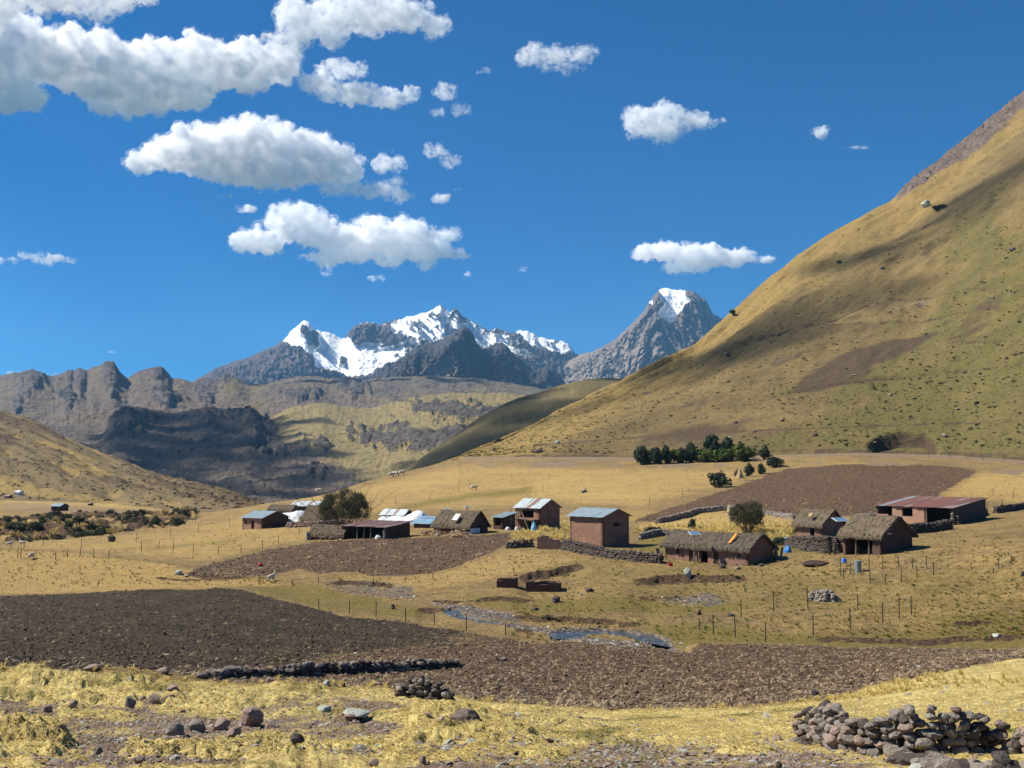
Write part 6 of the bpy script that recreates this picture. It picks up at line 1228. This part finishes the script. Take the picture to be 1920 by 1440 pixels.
for (x, y, me, rz, s, nm, lab) in [(17, 1026, LL, .3, .72, 'alpaca', 'cream alpaca at the left edge above the yellow mound'), (42, 1024, LL, 2.9, .72, 'alpaca', 'cream alpaca second from the left edge'), (58, 1048, SH, 1.4, .8, 'sheep', 'pale sheep on the yellow slope near the left edge'), (508, 1092, LL, 1.0, .72, 'alpaca', 'white alpaca at the foot of the mid ploughed field'), (888, 919, SH, .2, 1.5, 'sheep', 'white sheep alone on the golden slope above the village'),
                                (597, 924, SH, 0, 1.4, 'sheep', 'pale animal on the skyline of the golden slope'), (733, 895, SH, .4, 1.8, 'sheep', 'dark headed white sheep, left of the three at the skyline'), (742, 893, SH, 2.8, 1.8, 'sheep', 'white sheep in the middle of the three at the skyline'), (753, 891, SH, .1, 1.8, 'sheep', 'white sheep, right of the three at the skyline')]:
    p = gp(x, y); tag(place(None, me, p, (s, s, s), (0, 0, rz), nm), lab, nm)

# ------------------------------------------------------------------ stream water
t = NT('stream_water'); n = t.noise(t.pos(), 3.0, 5, .6); wmat = t.bsdf(t.mix(t.mr(t.noise(t.scale(t.pos(), (1, 3, 1)), 1.6, 6, .75), .54, .62), (.02, .03, .035), (.30, .31, .29)), .22, n, 1.0, .12, spec=.7)
for q_ in STREAM[:2]:
    P = [gp(x, y) for x, y in q_]; c = sum(P, Vector())/len(P); zz = [0]*0
    zw = -11.98
    pts = []
    nq = len(q_); ar = sum(q_[i][0]*q_[(i+1) % nq][1]-q_[(i+1) % nq][0]*q_[i][1] for i in range(nq)); sg = 1 if ar > 0 else -1; qq = []
    for i in range(nq):
        ex, ey = q_[(i+1) % nq][0]-q_[i-1][0], q_[(i+1) % nq][1]-q_[i-1][1]; l_ = math.hypot(ex, ey)+1e-6; qq.append((q_[i][0]+sg*ey/l_*6, q_[i][1]-sg*ex/l_*3.5))
    for x, y in qq:
        a, b, cc = ray(x, y); d = zw/float(cc); pts.append(((float(a)*d), (float(b)*d), 0))
    cx = sum(p[0] for p in pts)/len(pts); cy = sum(p[1] for p in pts)/len(pts)
    bm = bmesh.new(); f = bm.faces.new([bm.verts.new(p) for p in pts]); bmesh.ops.triangulate(bm, faces=[f]); bmesh.ops.recalc_face_normals(bm, faces=bm.faces); me = bpy.data.meshes.new('stream')
    if bm.faces[0].normal.z < 0: bmesh.ops.reverse_faces(bm, faces=bm.faces)
    bm.to_mesh(me); bm.free(); o = link('stream', me, wmat); o.location = (0, 0, zw); tag(o, kind='structure')

# ------------------------------------------------------------------ ground cover (instanced stuff)
def rand_ground(n, xr, yr, accept, seed):
    """random visible ground points by photo region: returns positions"""
    r = np.random.RandomState(seed); M, N = G.PY.shape; px = r.uniform(xr[0], xr[1], n*3); j = np.clip(np.searchsorted(G.cols, px), 1, N-1)
    # uniform over sheet rows between the photo rows
    rowok = np.where((G.PY[:, N//2] > yr[0]-60) & (G.PY[:, N//2] < yr[1]+60))[0]; i = r.randint(rowok.min(), rowok.max(), n*3)
    u = r.rand(n*3); v = r.rand(n*3); i2 = np.clip(i+1, 0, M-1); j2 = j-1
    def lerp(A): return (A[i, j]*(1-u)+A[i, j2]*u)*(1-v)+(A[i2, j]*(1-u)+A[i2, j2]*u)*v
    P = np.stack([lerp(G.X), lerp(G.Y), lerp(G.Z)], 1); q = lerp(G.PY); ok = (q > yr[0]) & (q < yr[1]) & accept(i, j, r); P = P[ok][:n]; return P, r
def tuft_mesh(name, n, seed, h=1, spread=.5, w=.03, droop=.3):
    r = random.Random(seed); mb = MB()
    for _ in range(n):
        a = r.uniform(0, 6.283); s = r.uniform(.1, 1)*spread; b = r.uniform(0, .12); z = h*r.uniform(.5, 1); c, q = math.cos(a), math.sin(a); p0 = Vector((b*c, b*q, -.05)); p1 = Vector(((b+s*.5)*c, (b+s*.5)*q, z*.75)); p2 = Vector(((b+s*1.05)*c, (b+s*1.05)*q, z*(1-droop*s))); o = Vector((-q, c, 0))*w
        mb.add([p0-o, p0+o, p1+o*.7, p1-o*.7, p2], [(0, 1, 2, 3), (3, 2, 4)])
    me = bpy.data.meshes.new(name); me.from_pydata(mb.v, [], mb.f); return me
mA = lambda arr: (lambda i, j, r: r.rand(len(i)) < arr[i, j])
T_Y = [src(tuft_mesh('tuft', 34, 1+i, 1, .7, .035), GRASS_Y) for i in range(3)]; T_G = [src(tuft_mesh('tuft_green', 30, 11+i, .8, .9, .045), GRASS_G) for i in range(2)]
T_O = [src(tuft_mesh('tuft_ochre', 30, 21+i, 1, .7, .04), GRASS_O) for i in range(2)]
CL = [src(hull_mesh('clod', 14, 40+i, .7, .25), SOILM) for i, SOILM in enumerate([M_simple('clod_dark', (.03, .021, .015), (.085, .06, .042), 8), M_simple('clod_mid', (.05, .034, .024), (.12, .085, .06), 8), M_simple('clod_grey', (.09, .068, .052), (.15, .115, .088), 8)]*2)]
CLB = [src(hull_mesh('clod', 14, 80+i, .7, .25), m) for i, m in enumerate([M_simple('clod_brown', (.10, .066, .04), (.19, .13, .085), 8), M_simple('clod_tan', (.16, .115, .075), (.27, .20, .135), 8)])]
PB = [src(hull_mesh('pebble', 14, 60+i, .6, .2), m) for i, m in enumerate([STONE_P, STONE, STONE_P, STONE_G])]
ST = [src(tuft_mesh('straw', 7, 70+i, .35, 1.3, .04, .6), M_leaf('stubble_straw', (.36, .27, .15), (.52, .41, .24), .2)) for i in range(2)]
def put(name, n, xr, yr, acc, srcs, s0, s1, seed, flat=1, tilt=.3, sink=0, szx=1):
    P, r = rand_ground(n, xr, yr, acc, seed); m = len(P); s = s0+(s1-s0)*r.rand(m, 1)**2.2; d = np.hypot(P[:, 0], P[:, 1])[:, None]
    P[:, 2] -= sink*s[:, 0]; rot = np.concatenate([r.uniform(-tilt, tilt, (m, 2)), r.uniform(0, 6.28, (m, 1))], 1); return gnscatter(name, P, rot, np.concatenate([s*szx, s*szx, s*flat], 1), srcs)
mossy = np.clip(fg*(1-pink*1.3)*(.35+.9*sstep(.1, .5, fbm(G.X, G.Y, 1.1, 3, seed=90)))*sstep(1900, 900, G.PX)+fg*.25*(1-pink), 0, 1)
put('grass', 42000, (-120, 2040), (1262, 1470), mA(mossy*(green < .4)), T_Y, .028, .08, 101, .6)
put('grass', 9000, (-120, 2040), (1262, 1470), mA(np.clip(green*1.1, 0, 1)*fg), T_G, .022, .07, 102, .9)
put('grass', 5000, (-120, 2040), (1262, 1330), mA(np.clip(fg*sstep(30, 33, G.D)+soft(poly_sd([(1580, 1305), (1660, 1280), (1920, 1234), (1990, 1240), (1920, 1250), (1680, 1292), (1600, 1312)], G.PX, G.PY, 2), 5), 0, 1)), T_Y, .10, .26, 103)
put('clods', 26000, (-100, 2040), (1104, 1330), mA(pdk*(1-.75*right_mix)), [CL[0], CL[3], CL[1]], .05, .26, 104, .8, .5)
put('clods', 14000, (300, 2040), (1150, 1330), mA(pdk*right_mix), CLB, .05, .24, 124, .7, .5)
put('straw', 9000, (-100, 2040), (1104, 1330), mA(pdk*(.3+.7*right_mix)), ST, .12, .36, 105)
put('pebbles', 350, (-100, 1900), (1010, 1330), mA(plough), [PB[3], PB[0]], .08, .24, 126, .7, .5)
put('clods', 12000, (340, 1880), (868, 1092), mA(pbr*.9), [CL[1], CLB[0], CL[4]], .12, .42, 106, .8, .5)
put('straw', 5000, (340, 1880), (868, 1092), mA(pbr*.7), ST, .35, .8, 107)
put('pebbles', 16000, (-120, 2040), (1262, 1470), mA(np.clip(pink*1.2, 0, 1)), PB, .02, .10, 108, .7, .5)
put('pebbles', 900, (-120, 2040), (1250, 1470), mA(np.clip(.2+pink, 0, 1)*fg), PB, .08, .2, 109, .7, .5)
put('pebbles', 5000, (560, 1400), (1085, 1216), mA(np.clip(gravel, 0, 1)), PB, .08, .34, 110, .7, .5)
put('grass', 5000, (-60, 1960), (880, 1130), mA(np.clip(gold*.8, 0, 1)), T_O, .15, .45, 111, .7)
put('grass', 2500, (960, 1560), (985, 1030), mA(soft(poly_sd([(1040, 975), (1075, 980), (1070, 1015), (1000, 1010)], G.PX, G.PY, 2), 6)+soft(poly_sd([(1185, 1000), (1240, 985), (1400, 975), (1490, 985), (1480, 1015), (1300, 1000)], G.PX, G.PY, 2), 6)+soft(poly_sd([(955, 1003), (1010, 1000), (1010, 1014), (960, 1016)], G.PX, G.PY, 2), 4)), T_Y, .5, 1.1, 112, .9)
put('grass', 9000, (-60, 1960), (1085, 1215), mA(np.clip((1-pdk)*.35, 0, 1)*(1-gravel)), T_O, .08, .24, 113, .6)
put('grass', 3000, (960, 1960), (985, 1200), mA(np.clip((1-pdk)*.6, 0, 1)*(1-pbr)), T_O+T_G, .16, .42, 127, .7)
# scrub in the gully at far left
BS = [src(leaf_cloud(260, .12, 700+i, 'round', clumps=8), LEAF_O if i % 2 else LEAF) for i in range(3)]+[src(leaf_cloud(220, .12, 720, 'round', clumps=8), GRASS_O)]
put('shrubbery', 2000, (-80, 380), (962, 1016), mA(np.clip(gb*sstep(-.2, .3, fbm(G.X, G.Y, 9, 3, seed=95)), 0, 1)), BS, .5, 2.0, 114, .9, .2, .15)
put('shrubbery', 260, (560, 1440), (1070, 1215), mA(np.clip(scar*.8, 0, 1)), BS, .25, .7, 115, .7, .2, .1)
for S_, acc, nm, n_, s0, s1, sd_ in ((HS, np.clip(.15+HS_ROCK*1.0, 0, 1), 'rocks', 2600, .25, 1.5, 120), (HS, np.clip(HS_GRN*.3+.2-HS_BARE*.6, 0, 1), 'grass', 14000, .35, 1.0, 121), (LS, np.clip(.3+LS_RK, 0, 1), 'shrubbery', 2600, .35, 1.2, 122)):
    r = np.random.RandomState(sd_); M, N = S_.PY.shape; lo = int(np.searchsorted(S_.S, 2.1 if S_ is HS else 1.02)); hi = int(np.searchsorted(S_.S, 8 if S_ is HS else 5)); i = r.randint(lo, hi, n_*3); j = r.randint(0, N-20, n_*3); ok = r.rand(n_*3) < acc[i, j]; i, j = i[ok][:n_], j[ok][:n_]
    P = np.stack([S_.X[i, j], S_.Y[i, j], S_.Z[i, j]], 1)+r.uniform(-.6, .6, (len(i), 3))*[1, 1, 0]; s = s0+(s1-s0)*r.rand(len(i), 1)**3
    gnscatter(nm, P, np.concatenate([r.uniform(-.3, .3, (len(i), 2)), r.uniform(0, 6.28, (len(i), 1))], 1), np.concatenate([s, s, s*.55], 1), {'rocks': [PB[1], CL[0], CL[1]], 'grass': T_O+T_G[:1]+[BS[0]], 'shrubbery': [BS[1], BS[0], T_O[0]]}[nm])
